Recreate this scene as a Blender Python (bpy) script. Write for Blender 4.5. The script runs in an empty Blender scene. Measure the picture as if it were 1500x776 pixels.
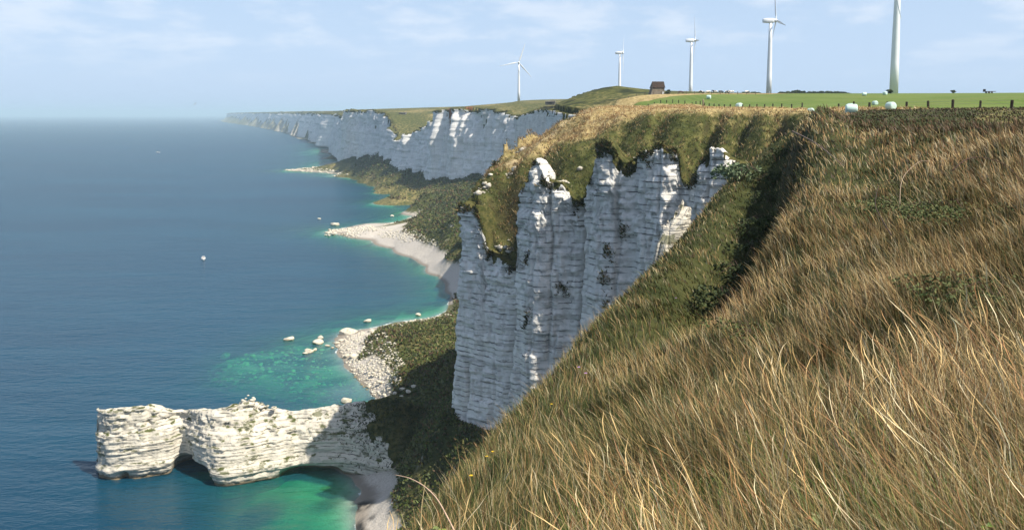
import bpy, bmesh, math, random
import numpy as np
from mathutils import Vector, Matrix
R = math.radians
rng = np.random.default_rng(7)
random.seed(7)
sc = bpy.context.scene
COL = sc.collection

# ------------------------------------------------------------------ camera
CAM_H = 100.0
F_PX = 1224.0            # focal length in pixels of the 1500 px wide photograph
PITCH = R(5.1)
CX, CY = 750.0, 276.0    # optical axis (the photograph is cropped at its top)
cam_d = bpy.data.cameras.new("camera")
cam = bpy.data.objects.new("camera", cam_d)
COL.objects.link(cam)
cam.location = (0, 0, CAM_H)
cam.rotation_euler = (R(90) - PITCH, 0, 0)
cam_d.sensor_width = 36.0
cam_d.lens = 36.0 * F_PX / 1500.0
cam_d.shift_y = -(388.0 - CY) / 1500.0
cam_d.clip_start = 0.1
cam_d.clip_end = 120000
sc.camera = cam

# ------------------------------------------------------------------ world, sun, exposure
CLOUD_OFF = (7.3, -2.1)
SUN_AZ, SUN_EL = R(121), R(54)     # azimuth from +Y towards +X
world = bpy.data.worlds.new("World")
sc.world = world
world.use_nodes = True
wn = world.node_tree
wn.nodes.clear()
w_out = wn.nodes.new("ShaderNodeOutputWorld")
w_bg = wn.nodes.new("ShaderNodeBackground")
w_sky = wn.nodes.new("ShaderNodeTexSky")
w_sky.sky_type = 'NISHITA'
w_sky.sun_disc = False
w_sky.sun_elevation = SUN_EL
w_sky.sun_rotation = SUN_AZ
w_sky.altitude = 60
w_sky.air_density = 1.0
w_sky.dust_density = 1.6
w_sky.ozone_density = 1.6
w_bg.inputs["Strength"].default_value = 0.105
w_tc = wn.nodes.new("ShaderNodeTexCoord")
w_sep = wn.nodes.new("ShaderNodeSeparateXYZ")
wn.links.new(w_tc.outputs["Generated"], w_sep.inputs[0])
# thin summer cloud: project the view direction on a flat cloud layer
w_add = wn.nodes.new("ShaderNodeMath"); w_add.operation = 'ADD'; w_add.inputs[1].default_value = 0.22
w_max = wn.nodes.new("ShaderNodeMath"); w_max.operation = 'MAXIMUM'; w_max.inputs[1].default_value = 0.02
wn.links.new(w_sep.outputs[2], w_add.inputs[0]); wn.links.new(w_add.outputs[0], w_max.inputs[0])
w_dx = wn.nodes.new("ShaderNodeMath"); w_dx.operation = 'DIVIDE'
w_dy = wn.nodes.new("ShaderNodeMath"); w_dy.operation = 'DIVIDE'
wn.links.new(w_sep.outputs[0], w_dx.inputs[0]); wn.links.new(w_max.outputs[0], w_dx.inputs[1])
wn.links.new(w_sep.outputs[1], w_dy.inputs[0]); wn.links.new(w_max.outputs[0], w_dy.inputs[1])
w_cmb = wn.nodes.new("ShaderNodeCombineXYZ")
wn.links.new(w_dx.outputs[0], w_cmb.inputs[0]); wn.links.new(w_dy.outputs[0], w_cmb.inputs[1])
w_n1 = wn.nodes.new("ShaderNodeTexNoise"); w_n1.inputs["Scale"].default_value = 3.4
w_n1.inputs["Detail"].default_value = 7; w_n1.inputs["Roughness"].default_value = 0.58
w_off = wn.nodes.new("ShaderNodeMapping"); w_off.inputs["Location"].default_value = (CLOUD_OFF[0], CLOUD_OFF[1], 0)
wn.links.new(w_cmb.outputs[0], w_off.inputs["Vector"])
wn.links.new(w_off.outputs[0], w_n1.inputs["Vector"])
w_n2 = wn.nodes.new("ShaderNodeTexNoise"); w_n2.inputs["Scale"].default_value = 0.9
w_n2.inputs["Detail"].default_value = 3
wn.links.new(w_off.outputs[0], w_n2.inputs["Vector"])
w_mul = wn.nodes.new("ShaderNodeMath"); w_mul.operation = 'MULTIPLY_ADD'; w_mul.inputs[1].default_value = 0.55
wn.links.new(w_n2.outputs["Fac"], w_mul.inputs[0]); wn.links.new(w_n1.outputs["Fac"], w_mul.inputs[2])
w_ramp = wn.nodes.new("ShaderNodeMapRange"); w_ramp.interpolation_type = 'SMOOTHSTEP'
w_ramp.inputs["From Min"].default_value = 0.72; w_ramp.inputs["From Max"].default_value = 0.98
w_ramp.inputs["To Min"].default_value = 0.0; w_ramp.inputs["To Max"].default_value = 0.34
wn.links.new(w_mul.outputs[0], w_ramp.inputs["Value"])
w_mix = wn.nodes.new("ShaderNodeMix"); w_mix.data_type = 'RGBA'
w_mix.inputs["B"].default_value = (7.2, 7.3, 7.6, 1)
w_low = wn.nodes.new("ShaderNodeMapRange"); w_low.interpolation_type = 'SMOOTHSTEP'     # cloud is lost in the haze low down
w_low.inputs["From Min"].default_value = 0.02; w_low.inputs["From Max"].default_value = 0.10
wn.links.new(w_sep.outputs[2], w_low.inputs["Value"])
w_cl = wn.nodes.new("ShaderNodeMath"); w_cl.operation = 'MULTIPLY'
wn.links.new(w_ramp.outputs[0], w_cl.inputs[0]); wn.links.new(w_low.outputs[0], w_cl.inputs[1])
wn.links.new(w_cl.outputs[0], w_mix.inputs["Factor"])
# a thin even veil of summer haze high in the air
w_veil = wn.nodes.new("ShaderNodeMix"); w_veil.data_type = 'RGBA'; 
w_air = wn.nodes.new("ShaderNodeMapRange"); w_air.interpolation_type = 'SMOOTHERSTEP'    # the veil thins with height as the air path shortens
w_air.inputs["From Min"].default_value = 0.0; w_air.inputs["From Max"].default_value = 0.4
w_air.inputs["To Min"].default_value = 0.85; w_air.inputs["To Max"].default_value = 0.08
wn.links.new(w_sep.outputs[2], w_air.inputs["Value"]); wn.links.new(w_air.outputs[0], w_veil.inputs["Factor"])
w_veil.inputs["B"].default_value = (3.95, 5.1, 6.9, 1)
wn.links.new(w_sky.outputs[0], w_veil.inputs["A"])
wn.links.new(w_veil.outputs["Result"], w_mix.inputs["A"])
wn.links.new(w_mix.outputs["Result"], w_bg.inputs["Color"])
wn.links.new(w_bg.outputs[0], w_out.inputs["Surface"])

sun_d = bpy.data.lights.new("sun", 'SUN')
sun = bpy.data.objects.new("sun", sun_d)
COL.objects.link(sun)
sun_d.energy = 5.0
sun_d.angle = R(0.53)
sun_d.color = (1.0, 0.94, 0.82)
S_VEC = Vector((math.cos(SUN_EL) * math.sin(SUN_AZ), math.cos(SUN_EL) * math.cos(SUN_AZ), math.sin(SUN_EL)))
sun.rotation_euler = S_VEC.to_track_quat('Z', 'Y').to_euler()
sun.location = (60, -40, 200)

vs = sc.view_settings
vs.view_transform = 'Standard'
vs.look = 'None'
vs.gamma = 1
vs.exposure = 0.5
vs.use_curve_mapping = False
sc.cycles.use_denoising = True
sc.cycles.max_bounces = 6
sc.cycles.diffuse_bounces = 3
sc.cycles.transmission_bounces = 4
sc.cycles.transparent_max_bounces = 12
sc.cycles.volume_bounces = 0
sc.cycles.caustics_reflective = False
sc.cycles.caustics_refractive = False
sc.cycles.sample_clamp_indirect = 6

# ------------------------------------------------------------------ survey helpers
sp_, cp_ = math.sin(PITCH), math.cos(PITCH)
def ray(u, v):
    xc, yc = (u - CX) / F_PX, (CY - v) / F_PX
    return xc, cp_ + sp_ * yc, -sp_ + cp_ * yc
def at(u, v, Y):
    x, y, z = ray(u, v); t = Y / y
    return (x * t, Y, CAM_H + z * t)
def atz(u, v, z0):
    x, y, z = ray(u, v); t = (z0 - CAM_H) / z
    return (x * t, y * t, z0)

def _hash(ix, iy, iz, seed):
    h = (ix * 374761393 + iy * 668265263 + iz * 2147483647 + seed * 1274126177) & 0xFFFFFFFF
    h = ((h ^ (h >> 13)) * 1274126177) & 0xFFFFFFFF
    h = h ^ (h >> 16)
    return (h & 0xFFFFFF) / float(0xFFFFFF)
def noise3(x, y, z, seed=0):
    x, y, z = np.broadcast_arrays(np.asarray(x, float), np.asarray(y, float), np.asarray(z, float))
    xi, yi, zi = np.floor(x).astype(np.int64), np.floor(y).astype(np.int64), np.floor(z).astype(np.int64)
    fx, fy, fz = x - xi, y - yi, z - zi
    fx = fx * fx * (3 - 2 * fx); fy = fy * fy * (3 - 2 * fy); fz = fz * fz * (3 - 2 * fz)
    r = 0
    for dx in (0, 1):
        wx = fx if dx else 1 - fx
        for dy in (0, 1):
            wy = fy if dy else 1 - fy
            for dz in (0, 1):
                wz = fz if dz else 1 - fz
                r = r + wx * wy * wz * _hash(xi + dx, yi + dy, zi + dz, seed)
    return r * 2 - 1
def fbm(x, y, z=0.0, octs=4, seed=0, gain=0.5):
    a, s, tot = 1.0, 0.0, 0.0
    for o in range(octs):
        s = s + a * noise3(np.asarray(x) * 2 ** o + 13.7 * o, np.asarray(y) * 2 ** o - 7.1 * o, np.asarray(z) * 2 ** o + 3.3 * o, seed + o)
        tot += a; a *= gain
    return s / tot
def sstep(a, b, x):
    t = np.clip((x - a) / (b - a), 0, 1)
    return t * t * (3 - 2 * t)

def link(o):
    COL.objects.link(o); return o
def tag(o, label=None, cat=None, group=None, kind=None):
    if label: o["label"] = label
    if cat: o["category"] = cat
    if group: o["group"] = group
    if kind: o["kind"] = kind
    return o
def empty(name, loc=(0, 0, 0), rz=0.0, scale=1.0):
    o = bpy.data.objects.new(name, None)
    o.empty_display_size = 0.2
    o.location = loc; o.rotation_euler = (0, 0, rz); o.scale = (scale,) * 3
    return link(o)
def mesh_np(name, V, Q, mat=None, parent=None, smooth=True, cols=None):
    """V (n,3); Q (m,3 or 4) index array; cols {name: (n,4)}"""
    V = np.ascontiguousarray(V, dtype=np.float32); Q = np.ascontiguousarray(Q, dtype=np.int32)
    me = bpy.data.meshes.new(name)
    n, (m, k) = len(V), Q.shape
    me.vertices.add(n); me.loops.add(m * k); me.polygons.add(m)
    me.vertices.foreach_set("co", V.ravel())
    me.loops.foreach_set("vertex_index", Q.ravel())
    me.polygons.foreach_set("loop_start", np.arange(0, m * k, k, dtype=np.int32))
    me.polygons.foreach_set("loop_total", np.full(m, k, dtype=np.int32))
    if smooth: me.polygons.foreach_set("use_smooth", np.ones(m, dtype=bool))
    me.update(calc_edges=True)
    for cn, c in (cols or {}).items():
        a = me.color_attributes.new(cn, 'FLOAT_COLOR', 'POINT')
        a.data.foreach_set("color", np.ascontiguousarray(c, dtype=np.float32).ravel())
    if mat: me.materials.append(mat)
    o = bpy.data.objects.new(name, me)
    o.parent = parent
    return link(o)
def grid_faces(ny, nx):
    i = np.arange(ny * nx).reshape(ny, nx)
    return np.stack([i[:-1, :-1], i[:-1, 1:], i[1:, 1:], i[1:, :-1]], -1).reshape(-1, 4)

# ------------------------------------------------------------------ materials
class NT:
    def __init__(s, name, rough=0.85, spec=0.2):
        s.m = bpy.data.materials.new(name); s.m.use_nodes = True
        s.t = s.m.node_tree; s.t.nodes.clear()
        s.out = s.n("ShaderNodeOutputMaterial")
        s.b = s.n("ShaderNodeBsdfPrincipled")
        s.b.inputs["Roughness"].default_value = rough
        s.b.inputs["Specular IOR Level"].default_value = spec
        s.l(s.b.outputs[0], s.out.inputs["Surface"])
        s._pos = None
    def n(s, t): return s.t.nodes.new(t)
    def l(s, a, b): s.t.links.new(a, b)
    def put(s, sock, v):
        if isinstance(v, bpy.types.NodeSocket): s.l(v, sock)
        elif isinstance(v, (tuple, list)): sock.default_value = (*v, 1) if len(v) == 3 and sock.type == 'RGBA' else v
        else: sock.default_value = v
    @property
    def pos(s):
        if s._pos is None: s._pos = s.n("ShaderNodeNewGeometry")
        return s._pos.outputs["Position"]
    @property
    def nrm(s):
        s.pos; return s._pos.outputs["Normal"]
    @property
    def obj(s):
        return s.n("ShaderNodeTexCoord").outputs["Object"]
    def mapv(s, scale=(1, 1, 1), src=None, loc=(0, 0, 0), rot=(0, 0, 0)):
        m = s.n("ShaderNodeMapping"); m.inputs["Scale"].default_value = scale; m.inputs["Location"].default_value = loc
        m.inputs["Rotation"].default_value = rot
        s.l(src or s.pos, m.inputs["Vector"]); return m.outputs[0]
    def noise(s, scale, detail=4, rough=0.55, vec=None, dist=0.0):
        n = s.n("ShaderNodeTexNoise"); n.inputs["Scale"].default_value = scale
        n.inputs["Detail"].default_value = detail; n.inputs["Roughness"].default_value = rough
        n.inputs["Distortion"].default_value = dist
        s.l(vec or s.pos, n.inputs["Vector"]); return n.outputs["Fac"]
    def rng(s, v, a, b, c=0.0, d=1.0, smooth=True):
        m = s.n("ShaderNodeMapRange"); m.interpolation_type = 'SMOOTHSTEP' if smooth else 'LINEAR'
        s.put(m.inputs["Value"], v)
        for k, x in zip(("From Min", "From Max", "To Min", "To Max"), (a, b, c, d)): m.inputs[k].default_value = x
        return m.outputs[0]
    def math(s, op, a, b=0.0):
        m = s.n("ShaderNodeMath"); m.operation = op; s.put(m.inputs[0], a); s.put(m.inputs[1], b); return m.outputs[0]
    def mix(s, f, a, b, blend='MIX'):
        m = s.n("ShaderNodeMix"); m.data_type = 'RGBA'; m.blend_type = blend
        s.put(m.inputs["Factor"], f); s.put(m.inputs["A"], a); s.put(m.inputs["B"], b); return m.outputs["Result"]
    def attr(s, name):
        a = s.n("ShaderNodeVertexColor"); a.layer_name = name
        return a.outputs["Color"]
    def split(s, v):
        x = s.n("ShaderNodeSeparateXYZ"); s.l(v, x.inputs[0]); return x.outputs
    def bump(s, h, strength=0.5, dist=0.1):
        b = s.n("ShaderNodeBump"); b.inputs["Strength"].default_value = strength; b.inputs["Distance"].default_value = dist
        s.put(b.inputs["Height"], h); s.l(b.outputs[0], s.b.inputs["Normal"]); return b
    def color(s, c): s.put(s.b.inputs["Base Color"], c)

def simple(name, col, rough=0.7, spec=0.3, var=0.15, scale=2.0, bump=0.0):
    m = NT(name, rough, spec)
    n = m.noise(scale, 4, vec=m.obj)
    c2 = tuple(x * (1 - 2 * var) for x in col)
    m.color(m.mix(m.rng(n, 0.3, 0.7), col, c2))
    if bump: m.bump(n, bump, 0.05)
    return m.m

def chalk_material(name, stain=1.0, green=0.5, fine=1.0, tint=(0.79, 0.76, 0.70), flint_amt=0.85):
    m = NT(name, 0.9, 0.1)
    z = m.split(m.pos)[2]
    warp = m.noise(0.035, 3)
    # thin dark flint seams following the beds
    bed = m.n("ShaderNodeCombineXYZ")
    zz = m.math('ADD', z, m.math('MULTIPLY', warp, 3.0))
    m.l(m.math('MULTIPLY', zz, 0.62 * fine), bed.inputs[2])
    sx = m.split(m.mapv((0.03, 0.03, 0.03)))
    m.l(sx[0], bed.inputs[0]); m.l(sx[1], bed.inputs[1])
    b1 = m.noise(1.0, 3, 0.6, vec=bed.outputs[0])
    wv = m.n("ShaderNodeTexWave"); wv.wave_type = 'BANDS'; wv.bands_direction = 'Z'
    wv.inputs["Scale"].default_value = 0.26 * fine; wv.inputs["Distortion"].default_value = 2.2
    wv.inputs["Detail"].default_value = 3; wv.inputs["Detail Scale"].default_value = 0.6
    m.l(m.mapv((0.12, 0.12, 1.0)), wv.inputs["Vector"])
    brk = m.noise(0.30, 4, 0.65, vec=m.mapv((1, 1, 2.5)))
    seam = m.math('MULTIPLY', m.rng(wv.outputs["Fac"], 0.86, 0.99), m.rng(brk, 0.42, 0.66))
    seam2 = m.math('MULTIPLY', m.rng(b1, 0.58, 0.72), 0.45)
    dark = m.math('MAXIMUM', seam, seam2)
    tone = m.noise(0.09, 5, 0.6)
    streak = m.noise(0.5, 4, 0.6, vec=m.mapv((1, 1, 0.06)))
    grain = m.noise(1.6, 5, 0.65)
    c = m.mix(m.rng(tone, 0.3, 0.7), tint, tuple(x * y for x, y in zip(tint, (0.84, 0.84, 0.85))))
    c = m.mix(m.rng(streak, 0.48, 0.75, 0, 0.55 * stain), c, (0.36, 0.33, 0.27))
    c = m.mix(m.rng(grain, 0.55, 0.8, 0, 0.3), c, (0.30, 0.28, 0.24))
    c = m.mix(m.math('MULTIPLY', dark, flint_amt), c, (0.10, 0.095, 0.09))
    # tufts of weed on ledges
    up = m.split(m.nrm)[2]
    weed = m.math('MULTIPLY', m.rng(up, 0.25, 0.7), m.rng(m.noise(0.35, 4), 0.50, 0.62))
    weed2 = m.rng(m.noise(0.30, 5, 0.65, vec=m.mapv((0.6, 0.6, 1.4))), 0.66 - 0.07 * green, 0.71 - 0.07 * green)
    weed = m.math('MULTIPLY', m.math('MAXIMUM', weed, m.math('MULTIPLY', weed2, 0.75)), green)
    c = m.mix(weed, c, m.mix(grain, (0.045, 0.055, 0.018), (0.11, 0.12, 0.035)))
    c = m.mix(m.rng(m.math('ADD', z, m.math('MULTIPLY', grain, 1.2)), 2.1, 0.9), c, (0.20, 0.155, 0.095))      # tide-stained foot
    m.color(c)
    hgt = m.math('ADD', m.math('MULTIPLY', grain, 0.5), m.math('MULTIPLY', dark, -0.8))
    m.bump(hgt, 0.8, 0.5)
    return m.m

# ------------------------------------------------------------------ the coast line: cliff foot height, cliff top height
NOSE = at(672, 283, 200.0)
FD = (0.78, -0.62)                      # the big face runs this way from the nose
def face(u, off=0.0):
    k_ = (u - CX) / F_PX * 1.004
    k = (k_ * NOSE[1] - NOSE[0]) / (FD[0] - k_ * FD[1])
    x, y = NOSE[0] + FD[0] * k, NOSE[1] + FD[1] * k
    return x + FD[1] * off, y - FD[0] * off      # off > 0 is seaward
FACE = [(1064, -3, 236), (1056, -1, 222), (1042, 0, 219), (1030, 0, 232), (1018, 0, 240), (1008, -1, 262), (1000, -2, 274), (992, -2, 262),
        (986, -1, 220), (972, 1, 212), (958, 1, 214), (946, 1, 214), (934, 0, 226), (922, -1, 240), (912, -1, 238), (904, 0, 226),
        (897, 1, 212), (888, 1.5, 207), (878, 1, 212), (872, 0.5, 232), (864, 0, 258), (856, 0, 276), (850, -1.2, 282), (843, -1.2, 300), (836, -1, 306), (831, -0.5, 290),
        (826, 0.5, 272), (820, 1.2, 262), (814, 1.5, 268), (809, 2, 268), (804, 3.0, 252), (798, 3.5, 240), (791, 3.4, 243), (785, 2.8, 262),
        (778, 2, 268), (771, 1.6, 276), (765, 1, 288), (760, 0, 330), (755, -0.5, 382), (745, 0, 380), (732, 0, 374), (720, 0, 370), (711, 0, 366), (705, 0, 330),
        (699, 0, 303), (690, 0, 297), (682, 0, 290), (676, 0, 284)]
WL = [(-16, -120, 14, 70), (-14, -60, 14, 70), (-12, -20, 14, 70), (-10, 5, 14, 66), (-7, 25, 14, 62), (1, 45, 16, 64), (9, 62, 17, 68),
      (19, 82, 18, 74), (31, 105, 20, 82), (40, 126, 24, 88), (44, 142, 26, 90), (42, 152, 28, 90)]
for u, off, v in FACE:
    x, y = face(u, off)
    z = at(u, v, y)[2]
    zb = 26
    WL.append((x, y, zb, z))
WL += [(-12.2, 201.5, 25, 81), (-11.2, 206, 25, 82), (-9.5, 212, 25, 85), (-6, 221, 26, 89), (-2, 228, 26, 92), (4, 236, 27, 94), (14, 247, 28, 94), (24, 261, 28, 96),
       (33, 284, 28, 97), (38, 310, 28, 98), (40, 335, 28, 99), (39, 362, 28, 100), (36, 390, 27, 101), (22, 415, 26, 104), (19, 450, 26, 105),
       (25, 500, 30, 106), (35, 560, 36, 107), (40, 620, 42, 107), (37, 700, 46, 107), (24, 780, 48, 107)]
FAR = [(755, 850, 37, 168), (742, 885, 35, 170), (730, 910, 33, 160), (712, 935, 31, 160), (690, 965, 29, 157), (670, 985, 25, 157), (650, 1020, 21, 158), (634, 1060, 23, 166), (626, 1085, 25, 178),
       (612, 1115, 23, 190), (597, 1150, 23, 196), (585, 1180, 25, 197), (578, 1200, 27, 206), (570, 1230, 29, 186), (562, 1260, 31, 170), (552, 1300, 32, 164), (538, 1370, 31, 162), (520, 1480, 23, 162), (508, 1600, 8, 161),
       (503, 1800, 14, 162), (498, 2050, 10, 162), (488, 2400, 8, 162.5), (468, 2900, 6, 163), (448, 3600, 6, 163), (425, 4500, 6, 163.5), (402, 5600, 6, 164), (372, 7400, 6, 164.5), (345, 9500, 6, 165), (333, 11500, 6, 165.3)]
for u, Y, zb, v in FAR:
    p = at(u, v, Y)
    WL.append((p[0], p[1], zb, min(p[2], 116)))
WL = np.array(WL, float)
seg = np.hypot(*(np.diff(WL[:, :2], axis=0).T))
ARC = np.concatenate([[0], np.cumsum(seg)])
I_FACE0 = 11                       # station where the big face begins
I_NOSE = 12 + len(FACE)            # just round the nose
I_FAR0 = len(WL) - len(FAR)
def coast(s, smooth_plan=0.0):
    c = [np.interp(s, ARC, WL[:, k]) for k in range(4)]
    t = np.stack([np.interp(s + e, ARC, WL[:, 0]) - np.interp(s - e, ARC, WL[:, 0]) for e in [3.0 + smooth_plan]] +
                 [np.interp(s + e, ARC, WL[:, 1]) - np.interp(s - e, ARC, WL[:, 1]) for e in [3.0 + smooth_plan]], -1)
    t /= np.linalg.norm(t, axis=-1, keepdims=True) + 1e-9
    nin = np.stack([t[:, 1], -t[:, 0]], -1)
    return c[0], c[1], c[2], c[3], nin

# ------------------------------------------------------------------ two height fields: the land above and the shore below
class RBF:
    def __init__(s, pts, beta=1.06):
        P = np.array(pts, float); s.c = P[:, :2]; s.beta = beta
        n = len(P)
        D = np.linalg.norm(s.c[:, None] - s.c[None], axis=-1) ** beta
        A = np.zeros((n + 1, n + 1)); A[:n, :n] = -D - np.eye(n) * 0.02; A[:n, n] = 1; A[n, :n] = 1
        s.w = np.linalg.solve(A, np.concatenate([P[:, 2], [0]]))
    def __call__(s, x, y):
        x = np.asarray(x, float); sh = x.shape
        q = np.stack([x.ravel(), np.asarray(y, float).ravel()], -1)
        out = np.empty(len(q))
        for i in range(0, len(q), 20000):
            d2 = ((q[i:i + 20000, None] - s.c[None]) ** 2).sum(-1)
            out[i:i + 20000] = -(d2 ** (s.beta / 2)) @ s.w[:-1] + s.w[-1]
        return out.reshape(sh)

top_pts = []
S_near = np.concatenate([np.arange(0, ARC[I_FACE0], 6.0), np.arange(ARC[I_FACE0], ARC[I_NOSE], 1.6),
                         np.arange(ARC[I_NOSE], ARC[I_NOSE + 6], 4.0), np.arange(ARC[I_NOSE + 6], ARC[I_FAR0], 18.0),
                         np.arange(ARC[I_FAR0], ARC[I_FAR0 + 18], 26.0), np.arange(ARC[I_FAR0 + 18], ARC[-1], 350.0)])
cx_, cy_, czb, czt, cn = coast(S_near)
for i in range(len(S_near)):
    ins = 3.2 + 0.004 * max(cy_[i], 0)
    top_pts.append((cx_[i] + cn[i, 0] * ins, cy_[i] + cn[i, 1] * ins, czt[i]))
# ground by the camera: cross-sections of the grassy slope (y: cliff x,z  edge x,z  mid x,z  rim x,z)
SEC = np.array([(-130, -16, 66, -6, 95.5, 0, 98.0, 12, 100.4), (-20, -12, 60, -4.0, 95.9, 1, 98.0, 12, 100.3), (0, -8.5, 60, -1.6, 96.2, 0.6, 98.2, 9, 99.8), (4, -8, 60, -0.9, 96.2, 1.6, 97.6, 10, 99.4),
                (8, -8, 60, -0.9, 95.2, 3.2, 96.9, 12, 99.2), (12, -8, 60, -0.8, 94.2, 4.5, 96.1, 13.5, 99.2), (18, -8, 60, 0.2, 93.2, 6.8, 95.6, 15.5, 98.95), (25, -7, 60, 2.2, 92.6, 9.5, 95.3, 17.5, 99.05),
                (35, -3, 61, 5.4, 92.5, 12.0, 95.3, 19, 99.05), (45, 1, 62, 8.8, 92.7, 14.6, 95.8, 20.0, 98.95), (54, 5.5, 64, 12.2, 93.0, 16.4, 96.2, 20.4, 98.75), (61, 8.5, 67, 14.8, 93.7, 17.8, 96.8, 21.0, 98.85),
                (68, 12, 68, 18, 94.6, 20.3, 97.4, 23.2, 99.15), (76, 16, 71, 21.5, 93.8, 24.5, 97.4, 28.0, 99.45), (90, 23, 76, 27.5, 92, 31.5, 96.8, 36, 100.0), (108, 32, 83, 35, 91, 38.5, 96, 43, 100.3), (126, 40, 88, 43, 91, 46, 96.5, 50, 100.5), (142, 44, 90, 47, 92, 50, 97, 53.5, 100.7), (154, 42, 90, 46, 92, 49.5, 97, 53.5, 100.8)], float)
def poly_dist(x, y, pts):
    d = np.full(np.shape(x), 1e9)
    for (ax, ay), (bx, by) in zip(pts[:-1], pts[1:]):
        vx, vy = bx - ax, by - ay
        t = np.clip(((x - ax) * vx + (y - ay) * vy) / (vx * vx + vy * vy), 0, 1)
        d = np.minimum(d, np.hypot(x - ax - t * vx, y - ay - t * vy))
    return d

HOLLOW = [(4.6, 24), (7.8, 32), (11.6, 41), (15.4, 51), (18.6, 60), (21.5, 68)]
GULLIES = [((46, 186), (34.5, 165), 3.2, 2.0), ((52, 182), (42, 164), 2.8, 1.8), ((57, 178), (50, 158), 3.0, 1.8), ((36, 196), (29, 178), 1.6, 1.8), ((30, 205), (20, 184), 1.4, 2.2), ((62, 170), (54, 152), 3.0, 2.2), ((12, 215), (2, 196), 2.0, 2.5), ((3, 214), (-4, 200), 1.5, 2.0)]
def near_height(x, y):
    x = np.asarray(x, float); y = np.asarray(y, float)
    acc = 0.0
    for dy in (-2.0, 0.0, 2.0):
        yy = np.clip(y + dy, -130, 154)
        c = [np.interp(yy, SEC[:, 0], SEC[:, k]) for k in range(1, 9)]
        for dx in (-1.4, -0.5, 0.5, 1.4):
            q = x + dx
            z = np.where(q < c[0], c[1], 0.0)
            for k in range(3):
                xa, za, xb, zb_ = c[2 * k], c[2 * k + 1], c[2 * k + 2], c[2 * k + 3]
                t = np.clip((q - xa) / (xb - xa), 0, 1)
                if k == 0: t = 1 - (1 - t) ** 2.2           # the edge rolls over into the cliff
                z = np.where((q >= xa) & (q < xb), za + (zb_ - za) * t, z)
            e = q - c[6]
            z = np.where(e >= 0, c[7] + 0.25 * (1 - np.exp(-np.clip(e, 0, None) / 6.0)) + 0.010 * np.clip(e, 0, 60), z)
            acc = acc + z
    z = acc / 12.0
    dh = poly_dist(x, y, HOLLOW)
    ww = np.interp(y, [22, 30, 50, 62, 70], [0.2, 0.8, 1.0, 1.0, 0.0])
    sd = x - np.interp(y, [h[1] for h in HOLLOW], [h[0] for h in HOLLOW])
    return z - 3.1 * ww * np.exp(-(dh / 1.9) ** 2) + 1.5 * ww * np.exp(-((sd - 3.2) / 1.9) ** 2)
_gx, _gy = np.meshgrid(np.arange(-4, 70, 6.0), np.arange(-120, 152, 8.0))
_gz = near_height(_gx, _gy)
_lim = np.interp(_gy, SEC[:, 0], SEC[:, 3])
for a_, b_, c_, l_ in zip(_gx.ravel(), _gy.ravel(), _gz.ravel(), _lim.ravel()):
    if a_ > l_ + 1: top_pts.append((a_, b_, c_))
PLZ = lambda y: np.interp(y, [140, 180, 220, 260, 300, 330], [100.7, 101.0, 101.4, 102.0, 103.0, 104.6])
for a_, b_ in [(56, 150), (64, 150), (56, 165), (64, 170), (52, 180), (60, 185), (68, 190), (44, 198), (52, 200), (60, 205), (68, 210), (36, 208), (44, 212), (52, 218), (60, 225), (70, 230), (24, 226), (32, 228), (40, 232), (50, 238), (60, 245), (72, 250), (24, 238), (33, 244), (42, 256), (52, 262), (62, 268), (48, 280), (56, 290), (66, 300), (52, 312), (60, 322), (50, 335)]:
    top_pts.append((a_, b_, float(PLZ(b_))))
top_pts += [at(*p) for p in [(1150, 166, 150), (1120, 165, 172), (1080, 165, 180), (1040, 165, 186), (1000, 165, 190), (960, 166, 196), (920, 170, 202), (895, 182, 204),
            (720, 248, 207), (745, 201, 222), (768, 178, 231), (790, 161, 240), (760, 240, 205), (735, 300, 192), (800, 228, 199), (830, 205, 206), (850, 230, 193), (820, 182, 224), (860, 175, 216), (880, 168, 222), (850, 163, 238),
            (840, 157, 252),  (905, 126, 450), (882, 129, 455), (862, 134, 460), (835, 144, 465), (803, 152, 480), (930, 131, 445), (945, 134, 440), (905, 146, 365), (925, 143, 372), (962, 139, 395), (985, 140, 395), (1000, 147, 330)]]
top_pts += [(110, 120, 102.3), (90, 90, 101.3), (110, 40, 101.5), (120, -60, 101.5), (150, 200, 104.5), (115, 260, 104.6), (190, 300, 107.0), (173, 350, 108.4), (110, 360, 108.2), (260, 420, 110.0), (140, 440, 110.2), (420, 520, 112.5), (90, 500, 111.5), (60, 560, 111),
            (173, 556, 112.6), (165, 765, 114), (124, 950, 116), (9, 1113, 117), (300, 900, 114), (700, 700, 114), (800, 200, 108), (400, 0, 104), (60, 1000, 115), (0, 1400, 114), (600, 1800, 116), (-100, 1900, 112), (400, 3000, 118), (-300, 3400, 113), (1500, 1000, 116), (1200, 3000, 118), (0, 5000, 116), (2500, 6000, 120), (-1200, 8000, 117), (0, 11500, 120), (4000, 12000, 120), (3000, -100, 105), (60, 700, 111), (70, 850, 113)]
TOP = RBF(top_pts)

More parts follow.
